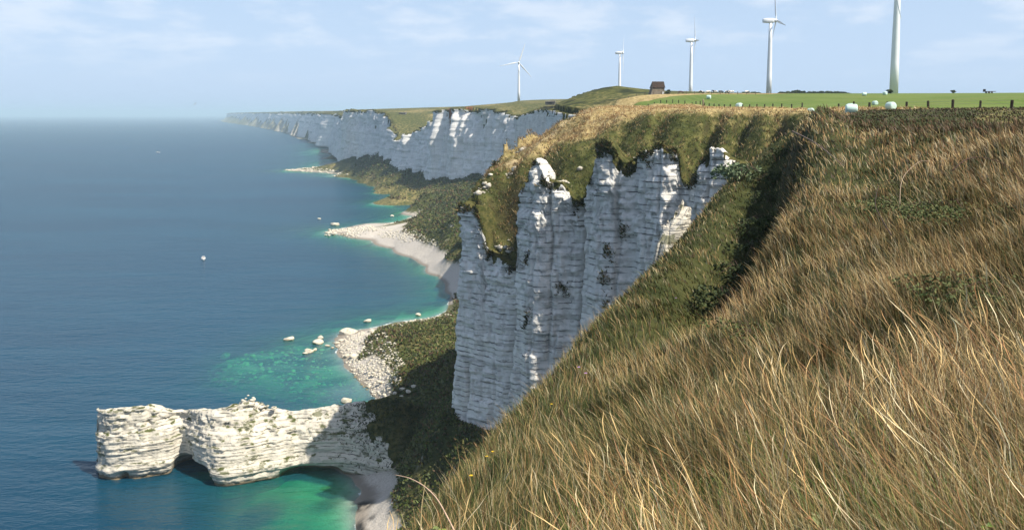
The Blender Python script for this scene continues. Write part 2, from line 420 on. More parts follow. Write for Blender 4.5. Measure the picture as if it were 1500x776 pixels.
bot_pts = []
for i in range(len(S_near)):
    far = max(cy_[i], 0)
    o = 4 + 0.004 * far
    bot_pts.append((cx_[i] - cn[i, 0] * o, cy_[i] - cn[i, 1] * o, czb[i]))
    if cy_[i] > 1550:
        for oo, zz in ((25, 1.5), (60, -3), (160, -14)):
            bot_pts.append((cx_[i] - cn[i, 0] * oo, cy_[i] - cn[i, 1] * oo, zz))
bot_pts += [(*atz(p[0], p[1], max(p[2], 0.0))[:2], p[2]) for p in [
    (575, 712, 2.5), (540, 705, 1.2), (516, 700, 0.0), (492, 702, -1.0), (508, 735, -0.2), (500, 762, -0.8), (480, 776, -2.0), (545, 776, 1.2), (590, 760, 5), (470, 712, -1.6), (455, 740, -2.2), (440, 776, -3.0), (420, 720, -2.6), (390, 750, -3.6), (350, 740, -5), (330, 790, -7), (250, 740, -10), (150, 740, -15), (100, 790, -20), (330, 720, -4),
    (548, 588, -0.6), (520, 586, -1.6), (490, 580, -2.6), (450, 575, -2.4), (420, 560, -2.4), (400, 590, -6), (350, 540, -2.4), (300, 590, -12), (320, 560, -3.6), (300, 530, -6), (330, 520, -2.6), (240, 520, -18),
    (490, 506, 0.0), (505, 530, 0.0), (522, 548, 0.0), (540, 568, 0.0), (554, 583, 0.2), (515, 505, 1.6), (545, 545, 2.6), (570, 575, 3.6), (535, 492, 2.0), (505, 487, 0.3), (590, 578, 7), (555, 505, 4.0),
    (470, 510, -1.6), (440, 520, -1.7), (460, 545, -1.9), (500, 560, -1.8), (420, 500, -1.9), (380, 515, -2.1), (455, 500, -1.4), (530, 475, -1.6), (510, 460, -3.5), (450, 470, -5.5), (380, 480, -10), (300, 470, -18),
    (556, 488, 7.5), (570, 500, 9), (590, 540, 11), (640, 545, 13), (656, 500, 11), (600, 484, 8), (640, 478, 6.5), (606, 474, 2.5), (580, 472, 0.2), (615, 468, 0.2), (640, 466, 1.4), (660, 462, 2), (650, 456, -0.3), (600, 458, -2), (560, 463, -2),
    (480, 340, 0.4), (505, 343, 0.1), (545, 352, 0.0), (575, 364, 0.0), (600, 377, 0.0), (625, 391, 0.0), (642, 405, 0.0), (652, 418, 0.0), (660, 432, 0.0), (520, 338, 2), (548, 343, 3.0), (580, 356, 3.5), (610, 368, 3.8), (640, 383, 4.2), (664, 398, 4.6), (672, 420, 4.5),
    (470, 345, -2), (520, 360, -4), (560, 375, -4.5), (600, 395, -4), (630, 415, -3.2), (650, 435, -2), (560, 420, -8), (500, 400, -12), (600, 430, -4.5), (640, 448, -2.0), (420, 360, -16), (560, 445, -5),
    (545, 336, 6), (590, 345, 8), (640, 360, 9), (668, 372, 10), (570, 331, 6), (610, 330, 13), (640, 325, 20), (665, 318, 28), (655, 345, 17), (672, 350, 22), (540, 327, 1), (575, 327, 1.0), (600, 322, 0.8), (615, 314, 1.5), (630, 312, 10), (606, 309, 0), (560, 322, -2), (590, 305, -3), (520, 320, -7),
    (612, 301, 3), (601, 295, 3), (590, 289, 3), (578, 284, 3), (565, 278, 3), (552, 273, 3), (540, 268, 3), (529, 263, 3), (518, 258, 3), (604, 303, -6), (594, 297, -6), (582, 291, -6), (570, 286, -6), (557, 280, -6), (544, 275, -6), (532, 270, -6), (521, 265, -6),  (608, 298, 8), (590, 286, 9), (560, 272, 9), (530, 259, 8), (580, 290, -5), (545, 277, -5), (515, 264, -4),
    (645, 290, 22), (620, 283, 19), (590, 270, 19), (560, 258, 18), (530, 247, 15),
    (420, 249, 0.2), (450, 251, 0.2), (480, 253, 0.2), (503, 255, 0.4), (445, 247, 3), (475, 249, 4), (503, 250, 6), (460, 244, 1), (490, 243, 3), (510, 241, 6), (415, 252, -4), (470, 258, -4), (450, 241, -3), (490, 236, -3), (515, 232, 2), (490, 230, -4),
    (495, 216, 1), (478, 215, 0.6), (470, 213, -2), (440, 193, 1.5), (425, 190, 1.0), (455, 197, 1.5), (420, 194, -4), (460, 206, -5)]]
bot_pts += [atz(*p) for p in [(700, 690, 19), (655, 740, 12), (625, 776, 10), (640, 690, 15), (615, 640, 17), (600, 690, 9), (590, 610, 13), (578, 640, 9), (690, 625, 24), (645, 600, 22), (720, 640, 23), (600, 600, 10), (625, 575, 12)]]
bot_pts += [(-22, 120, 14), (-45, 100, 0), (-30, 60, 20), (-50, 40, 0), (-30, 0, 20), (-50, -20, 0), (-60, 130, -5), (-55, 165, -2), (-80, 100, -14), (-42, 170, 1.0), (-28, 165, 6), (-10, 150, 16), (10, 140, 22), (-120, 120, -20), (-120, 0, -20), (-200, 200, -22), (-200, 400, -22), (-300, 600, -22), (-320, 900, -22), (-450, 1200, -22), (-600, 1500, -22), (-900, 2000, -22), (-300, 0, -22), (-1500, 3000, -22), (-2500, 5000, -22), (-4000, 8000, -22), (-5000, 12000, -22), (-1000, 0, -22), (-3000, 1000, -22),
            (30, 330, 24), (10, 300, 20), (0, 270, 19), (20, 360, 22), (5, 400, 18), (-15, 330, 9), (-10, 430, 12), (0, 500, 16), (10, 600, 24), (0, 700, 34), (-20, 800, 40)]
BOT = RBF(bot_pts, 1.15)

def top_height(x, y):
    x = np.asarray(x, float); y = np.asarray(y, float)
    z = TOP(x, y)
    w_ = sstep(152, 132, y)
    z = z * (1 - w_) + near_height(x, y) * w_
    d = np.hypot(x, y)
    steep = np.clip((z * 0 + 1), 0, 1)
    cliffy = sstep(110, 150, y) * (1 - sstep(255, 330, y)) * sstep(101.5, 98.5, z)
    near = 1 - sstep(60, 110, d)
    z = z + fbm(x / 9.0, y / 9.0, 0, 3, 11) * 0.35 * near * sstep(3, 12, d) + fbm(x / 2.2, y / 2.2, 0, 2, 15) * 0.16 * near
    z = z + cliffy * (fbm(x / 7.0, y / 7.0, z / 9.0, 4, 21) * 2.3 + (np.abs(fbm(x / 5.0, y / 5.0, 0, 3, 25)) - 0.25) * -2.2)
    for ga, gb, dp, wd in GULLIES:
        z = z - 1.45 * dp * np.exp(-(poly_dist(x + fbm(x / 4, y / 4, 0, 2, 27) * 1.5, y, [ga, gb]) / wd) ** 2)
    z = z + sstep(300, 450, y) * sstep(700, 500, y) * sstep(15, 60, 100 - np.abs(x - 40)) * fbm(x / 12, y / 12, 0, 3, 31) * 0.5
    return z
def bot_height(x, y):
    x = np.asarray(x, float); y = np.asarray(y, float)
    z = BOT(x, y)
    tal = sstep(4, 14, z)
    sc_ = 1 + sstep(500, 900, y) * 1.5
    z = z + tal * (fbm(x / (8 * sc_), y / (8 * sc_), 0, 4, 41) * 2.2 * sc_) + (1 - tal) * fbm(x / 5.0, y / 5.0, 0, 4, 44) * 0.28
    z = z + sstep(-1, -6, z) * fbm(x / 14, y / 14, 0, 3, 47) * 0.9
    return z

def inside(x, y):
    """True on the land side of the cliff top"""
    Sd = np.concatenate([np.arange(0, ARC[I_FAR0], 2.0), np.arange(ARC[I_FAR0], ARC[-1], 15.0), [ARC[-1]]])
    px, py, _, _, n = coast(Sd, 1.0)
    ins = 2.3 + 0.0035 * np.clip(py, 0, None)
    px = px + n[:, 0] * ins; py = py + n[:, 1] * ins
    px = np.concatenate([px, [20000, 20000, -16]]); py = np.concatenate([py, [13000, -400, -400]])
    q, w = np.asarray(x, float).ravel(), np.asarray(y, float).ravel()
    res = np.zeros(len(q), bool)
    for i in range(len(px)):
        x0, y0, x1, y1 = px[i - 1], py[i - 1], px[i], py[i]
        if y0 == y1: continue
        lo, hi = min(y0, y1), max(y0, y1)
        m = (w >= lo) & (w < hi)
        if not m.any(): continue
        xi = x0 + (w[m] - y0) / (y1 - y0) * (x1 - x0)
        res[m] ^= q[m] < xi
    return res.reshape(np.shape(x))

# ------------------------------------------------------------------ terrain sheet
def geo(a, b, n): return np.geomspace(a, b, n)
gx = np.unique(np.concatenate([-geo(140, 9000, 190), np.arange(-140, -48, 1.5), np.arange(-48, 72, 0.75), np.arange(72, 240, 3.0), geo(240, 15000, 60)]))
gy = np.unique(np.concatenate([[-120, -80, -50, -35, -20], np.arange(-12, 300, 0.9), np.arange(300, 520, 1.8), np.arange(520, 1560, 4.5), geo(1560, 13000, 70)]))
GX, GY = np.meshgrid(gx, gy)
LAND = inside(GX, GY)
GZ = np.where(LAND, top_height(GX, GY), bot_height(GX, GY))
GZ = np.maximum(GZ, -24)
RIMX = lambda y: np.interp(y, SEC[:, 0], SEC[:, 7])
# surface masks: r field, g dryness, b beach, a red earth ; second: r weed, g path, b bushy dark
def in_poly(x, y, P):
    r = np.zeros(np.shape(x), bool)
    for (x0, y0), (x1, y1) in zip(P, P[1:] + P[:1]):
        if y0 == y1: continue
        r ^= ((y >= y0) != (y >= y1)) & (x < x0 + (y - y0) / (y1 - y0) * (x1 - x0))
    return r
FIELD = [(59.5, 94), (61.5, 220), (63, 300), (36, 334), (46, 345), (70, 352), (106, 356), (150, 410), (700, 460), (900, 60), (64, 80)]
field = (LAND & in_poly(GX + fbm(GX / 4, GY / 4, 0, 2, 51) * 0.8, GY, FIELD)).astype(float)
dry = 0.35 + 0.45 * fbm(GX / 30, GY / 30, 0, 4, 53)
dry = dry + 0.55 * LAND * sstep(99.2, 101.0, GZ) * sstep(380, 300, GY)
dry = dry + 0.65 * LAND * sstep(196, 208, GY) * sstep(84, 92, GZ) * sstep(420, 300, GY)
dry = dry + 0.4 * LAND * np.exp(-((GX - 62) / 22) ** 2 - ((GY - 375) / 35) ** 2)
near_sl = LAND * sstep(112, 92, GY) * (GX < RIMX(GY) + 14)
dry = dry * (1 - 0.75 * near_sl)
path_line = [at(905, 153, 250)[:2], at(860, 165, 238)[:2], at(830, 185, 222)[:2], at(790, 205, 217)[:2], at(745, 225, 212)[:2]]
path = np.exp(-(poly_dist(GX, GY, path_line) / 1.1) ** 2) * 0.9
beach = (~LAND) * sstep(6.5, 3.0, GZ + fbm(GX / 6, GY / 6, 0, 3, 55) * 1.8) * sstep(-1.5, 0.0, GZ + 1.0)
big_beach = (~LAND) * (GY > 430) * (GY < 700) * sstep(10.5, 8.0, GZ + fbm(GX / 5, GY / 5, 0, 3, 57) * 1.5)
shelf_edge = (GY > 325) & (GY < 452) & (GX > -62)
beach = np.where(shelf_edge, beach * 0.15, beach)
beach = np.where(GY > 740, beach * sstep(2.6, 1.2, GZ), beach)
beach = np.where((GY > 850) & (GY < 1360), 0.0, beach)
beach = np.maximum(beach, big_beach * sstep(-2, 0, GZ))
red = LAND * np.exp(-(np.hypot(GX - 43.5, GY - 152) / 4.5) ** 4) + LAND * (GY > 900) * sstep(0.2, 0.5, fbm(GX / 18, GY / 18, 0, 3, 59)) * sstep(30, 10, poly_dist(GX, GY, WL[I_FAR0:I_FAR0 + 12, :2])) * 0.8
weed = sstep(0.05, 0.3, fbm(GX / 16, GY / 16, 0, 4, 61))
def blob(p, r):
    return np.exp(-(np.hypot(GX - p[0], GY - p[1]) / r) ** 4)
weed = weed * (1 - sstep(235, 215, GY) * (GX > -130))
weed = np.where((GY > 236) & (GY < 470) & (GX < -58), np.maximum(weed, 0.35 + 0.5 * sstep(-0.2, 0.2, fbm(GX / 6, GY / 6, 0, 3, 60))), weed)
weed = np.where((GY > 440) & (GY < 760), np.maximum(weed, 0.45), weed)
weed = np.maximum(weed, blob(atz(378, 756, -4), 7)); weed = np.maximum(weed, blob(atz(330, 735, -5), 9)); weed = np.maximum(weed, blob(atz(250, 750, -9), 22)); weed = np.maximum(weed, blob(atz(482, 735, -1), 4.5) * 0.8)
dark_weed = (~LAND) * np.maximum(blob(atz(530, 738, 0.8), 3.2) * sstep(-.1, .15, fbm(GX / 1.8, GY / 1.8, 0, 3, 62)), blob(atz(535, 768, 0.8), 3.4) * sstep(-.1, .2, fbm(GX / 1.8, GY / 1.8, 0, 3, 63)))  # broken patches of dark weed on the cove sand
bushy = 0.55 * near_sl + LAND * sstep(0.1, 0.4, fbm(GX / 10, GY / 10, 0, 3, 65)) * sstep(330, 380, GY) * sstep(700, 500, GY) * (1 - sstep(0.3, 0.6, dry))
tal = (~LAND) * sstep(10, 20, GZ)
mask = np.stack([field, np.clip(dry, 0, 1), beach, np.clip(red, 0, 1)], -1).reshape(-1, 4)
mask2 = np.stack([weed, path, np.clip(bushy + dark_weed, 0, 1), tal], -1).reshape(-1, 4)

def terrain_material():
    m = NT("turf_and_shore", 0.92, 0.08)
    r = m.n("ShaderNodeVertexColor"); r.layer_name = "mask"
    f, dr, be = m.split(r.outputs["Color"]); red = r.outputs["Alpha"]
    q = m.n("ShaderNodeVertexColor"); q.layer_name = "mask2"
    we, pa, bu = m.split(q.outputs["Color"]); ta = q.outputs["Alpha"]
    up = m.split(m.nrm)[2]
    big = m.noise(0.05, 5, 0.6); mid = m.noise(0.35, 5, 0.62); fine = m.noise(2.2, 4, 0.7)
    str_ = m.noise(0.8, 4, 0.6, vec=m.mapv((1, 0.35, 0.35), rot=(0, 0, 0.5)))
    green = m.mix(m.rng(mid, 0.35, 0.65), (0.050, 0.058, 0.016), (0.115, 0.112, 0.036))
    green = m.mix(m.rng(fine, 0.5, 0.75, 0, 0.6), green, (0.030, 0.037, 0.012))
    tan = m.mix(m.rng(str_, 0.3, 0.7), (0.45, 0.345, 0.165), (0.25, 0.19, 0.08))
    d = m.math('ADD', dr, m.math('MULTIPLY', m.math('SUBTRACT', mid, 0.5), 1.3))
    g = m.mix(m.rng(d, 0.25, 0.95), green, tan)
    g = m.mix(m.math('MULTIPLY', bu, 0.9), g, (0.022, 0.028, 0.012))
    earth = m.mix(mid, (0.075, 0.055, 0.030), (0.028, 0.026, 0.012))
    g = m.mix(m.math('MULTIPLY', m.rng(up, 0.62, 0.30), 0.8), g, earth)
    # bright mown field
    fl = m.mix(m.rng(m.noise(0.09, 4, vec=m.mapv((1, 0.3, 1))), 0.3, 0.7), (0.095, 0.145, 0.030), (0.135, 0.180, 0.045))
    tr_ = m.n('ShaderNodeTexWave'); tr_.wave_type = 'BANDS'; tr_.bands_direction = 'X'; tr_.inputs['Scale'].default_value = 0.085; tr_.inputs['Distortion'].default_value = 1.2; tr_.inputs['Detail'].default_value = 2
    m.l(m.mapv((1, 0.12, 0), rot=(0, 0, 0.25)), tr_.inputs['Vector'])
    fl = m.mix(m.rng(tr_.outputs['Fac'], 0.55, 0.95, 0, 0.35), fl, (0.17, 0.185, 0.06))
    fl = m.mix(m.rng(m.noise(0.03, 5, 0.6), 0.45, 0.7, 0, 0.5), fl, (0.15, 0.16, 0.05))
    g = m.mix(f, g, fl)
    g = m.mix(pa, g, (0.42, 0.33, 0.19))
    # dark scrub with chalk showing through on the talus
    scrub = m.mix(m.rng(mid, 0.3, 0.7), (0.018, 0.024, 0.010), (0.060, 0.068, 0.022))
    scrub = m.mix(m.rng(m.noise(0.12, 4), 0.56, 0.66, 0, 0.8), scrub, (0.085, 0.11, 0.03))
    ck = m.math('MULTIPLY', m.rng(m.noise(0.22, 5, 0.65, vec=m.mapv((1, 1, 0.35))), 0.60, 0.68), m.rng(up, 0.95, 0.6))
    scrub = m.mix(ck, scrub, (0.40, 0.37, 0.31))
    g = m.mix(ta, g, scrub)
    g = m.mix(red, g, m.mix(mid, (0.30, 0.105, 0.035), (0.19, 0.065, 0.028)))
    # shingle, sand and weed below the tide line
    z = m.split(m.pos)[2]
    sh = m.mix(m.rng(fine, 0.3, 0.7), (0.56, 0.51, 0.45), (0.40, 0.355, 0.30))
    sh = m.mix(m.rng(m.math('ADD', z, m.math('MULTIPLY', mid, 1.2)), 2.2, 0.9), sh, (0.25, 0.215, 0.175))
    g = m.mix(be, g, sh)
    sand = m.mix(m.rng(m.noise(0.12, 4), 0.35, 0.7), (0.46, 0.45, 0.36), (0.33, 0.33, 0.25))
    sand = m.mix(m.math('MULTIPLY', we, 0.92), sand, (0.045, 0.050, 0.022))
    sand = m.mix(m.rng(m.noise(0.5, 4, 0.6), 0.62, 0.7, 0, 0.5), sand, (0.10, 0.10, 0.06))
    g = m.mix(m.rng(z, 0.25, -0.5), g, sand)
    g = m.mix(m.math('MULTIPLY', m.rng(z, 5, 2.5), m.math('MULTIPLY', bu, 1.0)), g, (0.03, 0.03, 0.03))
    m.color(g)
    m.bump(m.math('ADD', m.math('MULTIPLY', mid, 1.0), m.math('MULTIPLY', fine, 0.45)), 0.75, 0.7)
    return m.m
MAT_TERRAIN = terrain_material()
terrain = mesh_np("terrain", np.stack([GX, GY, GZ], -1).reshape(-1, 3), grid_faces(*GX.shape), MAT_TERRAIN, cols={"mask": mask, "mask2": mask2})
tag(terrain, "grassy cliff top land with shore and sea floor below", kind="structure")

# ------------------------------------------------------------------ chalk cliffs
def facets(s, step, seed, ph=0.0):
    """creased, piecewise straight relief along the cliff"""
    q = s / step + ph; k = np.floor(q).astype(np.int64); f = q - k; o = np.zeros_like(k)
    jx = lambda kk: _hash(kk, o, o, seed) * 0.7
    a0, a1 = k + jx(k), k + 1 + jx(k + 1)
    lower = q < a0
    k0 = np.where(lower, k - 1, k); x0 = k0 + jx(k0); x1 = k0 + 1 + jx(k0 + 1)
    t = (q - x0) / (x1 - x0)
    v0, v1 = _hash(k0, o, o, seed + 1), _hash(k0 + 1, o, o, seed + 1)
    return (v0 + (v1 - v0) * t) * 2 - 1
def beds(zz, bed, amp, seed, groove=0.7):
    k = np.floor(zz / bed); fr = zz / bed - k; k = k.astype(np.int64); o = np.zeros_like(k)
    hv, hv2 = _hash(k, o, o, seed), _hash(k + 1, o, o, seed)
    return ((hv + (hv2 - hv) * sstep(0.78, 1.0, fr)) - 0.5) * 2 * amp - amp * groove * np.exp(-((fr - 0.88) / 0.09) ** 2), k
def blocks(s, k, width, amp, seed):
    q = s / width + _hash(k, k * 0, k * 0, seed) * 3.0
    c = np.floor(q).astype(np.int64); f = q - c
    return (_hash(c, k, k * 0, seed + 1) - 0.5) * 2 * amp - amp * 0.9 * np.exp(-(np.minimum(f, 1 - f) / 0.06) ** 2) * (_hash(c, k, k * 0 + 3, seed + 2) > 0.55)
def turf_material():
    m = NT("cliff_edge_turf", 0.92, 0.08)
    a, b = m.noise(0.5, 5, 0.65), m.noise(2.5, 4, 0.7)
    c = m.mix(m.rng(a, 0.35, 0.65), (0.050, 0.058, 0.016), (0.13, 0.115, 0.04))
    m.color(m.mix(m.rng(b, 0.45, 0.75, 0, 0.6), c, (0.025, 0.028, 0.012))); m.bump(b, 0.8, 0.5); return m.m
MAT_TURF = turf_material()
WALLS = {}
def wall(name, s0, s1, ds, nz, mat, label, zo=None, rib=(9.0, 1.2), facet=(5.0, 0.9), fine=(2.6, 0.4), bed=(1.35, 0.2), blk=(1.7, 0.18), batter=3.5, cap=1.0, seed=0, dip=0.0, crack=None, top_jag=(4.5, 0.8), flute=0.0, flute_w=14.0, smooth=False, bare=None):
    s = np.arange(s0, s1 + ds, ds)
    x, y, zb, zt, n = coast(s, 1.5)
    zt = zt + fbm(s / top_jag[0], 0 * s, 0, 4, seed + 3, 0.65) * top_jag[1]
    if zo is not None: zt = zt + zo(s)
    h = np.linspace(0, 1, nz)[:, None]
    Z = (zb - 8) + h * (zt - zb + 8)
    X0 = np.broadcast_to(x, Z.shape); Y0 = np.broadcast_to(y, Z.shape); SS = np.broadcast_to(s, Z.shape)
    out = batter * (1 - h) ** 1.2 * np.ones_like(Z)
    wob = SS + fbm(SS / 14, Z / 12, 0, 3, seed + 2) * 1.6
    out = out + fbm(SS / rib[0], Z / (rib[0] * 6), 0, 3, seed) * rib[1]
    out = out + facets(wob, facet[0], seed + 61) * facet[1] + facets(wob, facet[0] * 0.37, seed + 63, 0.3) * facet[1] * 0.42
    if flute:
        fl = np.abs(fbm(SS / flute_w, Z / (flute_w * 4.5), 1.7, 3, seed + 40)) * 2.4
        out = out + (fl - 0.6) * flute * sstep(0.15, 0.85, h)
    out = out + fbm(X0 / fine[0], Y0 / fine[0], Z / fine[0], 4, seed + 7, 0.6) * fine[1] * (0.7 + 1.6 * sstep(0.62, 1.0, h))
    zz = Z + dip * SS + fbm(SS / 25, Z / 30, 0, 2, seed + 9) * 1.6
    b, k = beds(zz, bed[0], bed[1], seed + 5)
    bb, kb = beds(zz + 1.7, bed[0] * 4.2, bed[1] * 1.6, seed + 71, 0.25)
    out = out + bb + blocks(SS * 0.9 + fbm(SS / 11, Z / 9, 0, 2, seed + 73) * 1.2, kb, blk[0] * 2.3, blk[1] * 2.2, seed + 75)
    out = out + b + blocks(SS + fbm(SS / 6, Z / 6, 0, 2, seed + 21) * 0.6, k, blk[0], blk[1] * (1 + 1.2 * sstep(.6, 1, h)), seed + 31)
    if crack is not None:
        for sc0, wd, dp, h0, h1 in crack:
            cs = sc0 + fbm(Z / 9, 0 * Z, 0, 3, seed + 17) * 1.3
            out = out - dp * np.exp(-(np.abs(SS - cs) / wd) ** 1.5) * sstep(h0, h0 + 0.08, h) * sstep(h1 + 0.05, h1, h)
    out = out * sstep(-0.05, 0.06, h)
    PX = X0 - n[:, 0] * out; PY = Y0 - n[:, 1] * out
    rows = [np.stack([PX, PY, Z], -1)]
    for d_in, dz in ((1.0, 0.05), (2.4, 0.0), (4.4, -0.5), (8.0, -3.5)):
        jag = fbm(x / 1.7, y / 1.7, d_in, 3, seed + 23) * 0.5 * cap
        rows.append(np.stack([x + n[:, 0] * d_in * cap - n[:, 0] * out[-1] * 0.4, y + n[:, 1] * d_in * cap - n[:, 1] * out[-1] * 0.4, zt + (dz + jag * 0.6) * cap], -1)[None])
    P = np.concatenate(rows, 0)
    WALLS[name] = (P, n, nz)
    o = mesh_np(name, P.reshape(-1, 3), grid_faces(P.shape[0], P.shape[1])[:, ::-1], mat, smooth=smooth)
    o.data.materials.append(MAT_TURF)
    fi = np.zeros((P.shape[0] - 1, P.shape[1] - 1), np.int32)
    keep_bare = bare(s[:-1]) if bare is not None else np.zeros(len(s) - 1, bool)
    rag = (fbm(s[:-1] / 1.6, 0 * s[:-1], 5.0, 3, seed + 81) * 11 + 3) / 260.0 * nz
    for r_ in range(fi.shape[0]): fi[r_] = (r_ > nz - 2 - np.clip(rag, 0, None)) & ~keep_bare
    o.data.polygons.foreach_set("material_index", fi.ravel())
    return tag(o, label, kind="structure")

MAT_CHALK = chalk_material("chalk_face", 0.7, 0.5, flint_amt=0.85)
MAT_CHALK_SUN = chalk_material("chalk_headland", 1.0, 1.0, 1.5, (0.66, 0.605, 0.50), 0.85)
MAT_CHALK_FAR = chalk_material("chalk_distant", 0.7, 0.35, 0.6, (0.83, 0.80, 0.75), 0.4)
def s_at_u(u):
    xs, ys, _, _, _ = coast(np.arange(ARC[I_FACE0], ARC[I_NOSE], 0.25))
    uu = xs / ys * F_PX + CX
    return ARC[I_FACE0] + 0.25 * np.argmin(np.abs(uu - u))
wall("cliff_near", 0, ARC[I_FACE0] + 1, 1.2, 60, MAT_CHALK, "chalk cliff under the near grassy slope", seed=100, zo=lambda s: -3.0 + 0 * s)
cr = [(s_at_u(852), 0.6, 4.2, 0.05, 0.97), (s_at_u(757), 0.5, 2.0, 0.3, 0.9), (s_at_u(905), 0.4, 1.5, 0.4, 1.0), (s_at_u(690), 0.35, 1.4, 0.0, 0.35), (s_at_u(806), 0.3, 1.4, 0.35, 1.0), (s_at_u(940), 0.3, 1.5, 0.3, 1.0), (s_at_u(728), 0.25, 0.9, 0.1, 0.6), (s_at_u(780), 0.25, 1.0, 0.2, 0.8), (s_at_u(965), 0.3, 1.3, 0.5, 1.0), (s_at_u(1035), 0.3, 1.3, 0.4, 1.0)]
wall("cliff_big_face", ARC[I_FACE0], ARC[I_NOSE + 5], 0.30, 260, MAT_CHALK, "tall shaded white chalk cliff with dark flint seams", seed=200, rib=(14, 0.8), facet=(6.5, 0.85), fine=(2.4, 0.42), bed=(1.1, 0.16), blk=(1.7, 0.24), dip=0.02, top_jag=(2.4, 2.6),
     zo=lambda s: -3.2 * sstep(ARC[I_NOSE - 4], ARC[I_NOSE], s), crack=cr, bare=lambda s: ((s > s_at_u(812)) & (s < s_at_u(780))) | ((s > s_at_u(1062)) & (s < s_at_u(1036))))
wall("cliff_bay", ARC[I_NOSE + 5] - 1, ARC[I_FAR0] + 5, 2.0, 50, MAT_CHALK, "chalk cliff round the hidden bay", seed=300, zo=lambda s: -3.0 + 0 * s)
wall("cliff_distant", ARC[I_FAR0], ARC[I_FAR0 + 19], 2.0, 80, MAT_CHALK_FAR, "distant white chalk cliffs with fluted tops", zo=lambda s: -1.5 + 0 * s, rib=(45, 5.0), facet=(17, 5.5), fine=(8, 1.4), bed=(4.0, 0.5), blk=(7, 0.5), batter=9, cap=3.0, seed=400, top_jag=(30, 7.0), flute=11.0, flute_w=13.0)
wall("cliff_horizon", ARC[I_FAR0 + 18], ARC[-1], 14.0, 40, MAT_CHALK_FAR, "hazy chalk cliffs fading along the coast", zo=lambda s: -10.0 + 0 * s, rib=(200, 14.0), facet=(90, 14), fine=(30, 5), bed=(8, 1.0), blk=(30, 1), batter=20, cap=8.0, seed=500, top_jag=(160, 8.0), flute=14.0, flute_w=70.0)

# broken chalk spur standing in front of the right end of the big face
def spur(name, pa, pb, wid, za, zb_, z0, seed, label, nth=150, nz=120):
    ax = np.array(pb) - np.array(pa); L = np.hypot(*ax); t = ax / L; nn = np.array([t[1], -t[0]])
    c0 = (np.array(pa) + np.array(pb)) / 2
    th = np.linspace(0, 2 * math.pi, nth + 1)
    cs, sn = np.cos(th), np.sin(th)
    lx = np.sign(cs) * np.abs(cs) ** 0.7 * L / 2; ly = np.sign(sn) * np.abs(sn) ** 0.8 * wid / 2
    ztop = za + (zb_ - za) * (lx / L + 0.5) + fbm(lx / 2.2, ly / 2.2, 0, 3, seed) * 2.4
    h = np.linspace(0, 1, nz)[:, None]
    Z = z0 + h * (ztop - z0)
    sc_ = 1.25 - 0.30 * h - 0.35 * sstep(0.8, 1, h)
    s_arc = th * (L + wid) / 4
    SS = np.broadcast_to(s_arc, Z.shape)
    per = np.minimum(th, 2 * math.pi - th)
    b, k = beds(Z + fbm(SS / 9, Z / 9, 0, 2, seed + 1), 1.1, 0.16, seed + 2)
    d = b + blocks(SS, k, 1.5, 0.25, seed + 3) + facets(np.broadcast_to(per * (L + wid) / 4, Z.shape), 2.2, seed + 4) * 0.8 + fbm(lx / 2 + 0 * Z, ly / 2 + 0 * Z, Z / 2, 4, seed + 5, .6) * 0.9
    LX = lx * sc_ + cs * d; LY = ly * sc_ + sn * d
    rows = [np.stack([c0[0] + t[0] * LX + nn[0] * LY, c0[1] + t[1] * LX + nn[1] * LY, Z], -1)]
    for f in (0.7, 0.4, 0.02):
        rows.append(np.stack([c0[0] + t[0] * LX[-1] * f * .98 + nn[0] * LY[-1] * f, c0[1] + t[1] * LX[-1] * f * .98 + nn[1] * LY[-1] * f, za + (zb_ - za) * (lx * f * .6 / L + 0.5) + (1 - f) * 0.8 + fbm(lx * f, ly * f, 2, 2, seed + 6) * .7], -1)[None])
    P = np.concatenate(rows, 0)
    o = mesh_np(name, P.reshape(-1, 3), grid_faces(P.shape[0], P.shape[1]), MAT_CHALK_SUN, smooth=False)
    return tag(o, label, kind="structure")
q0, q1 = at(1022, 285, 153), at(938, 400, 146)
spur("cliff_spur", q0[:2], q1[:2], 4.6, q0[2] - 0.5, q1[2] + 1.0, 30, 640, "sunlit broken chalk spur beside the shaded cliff")

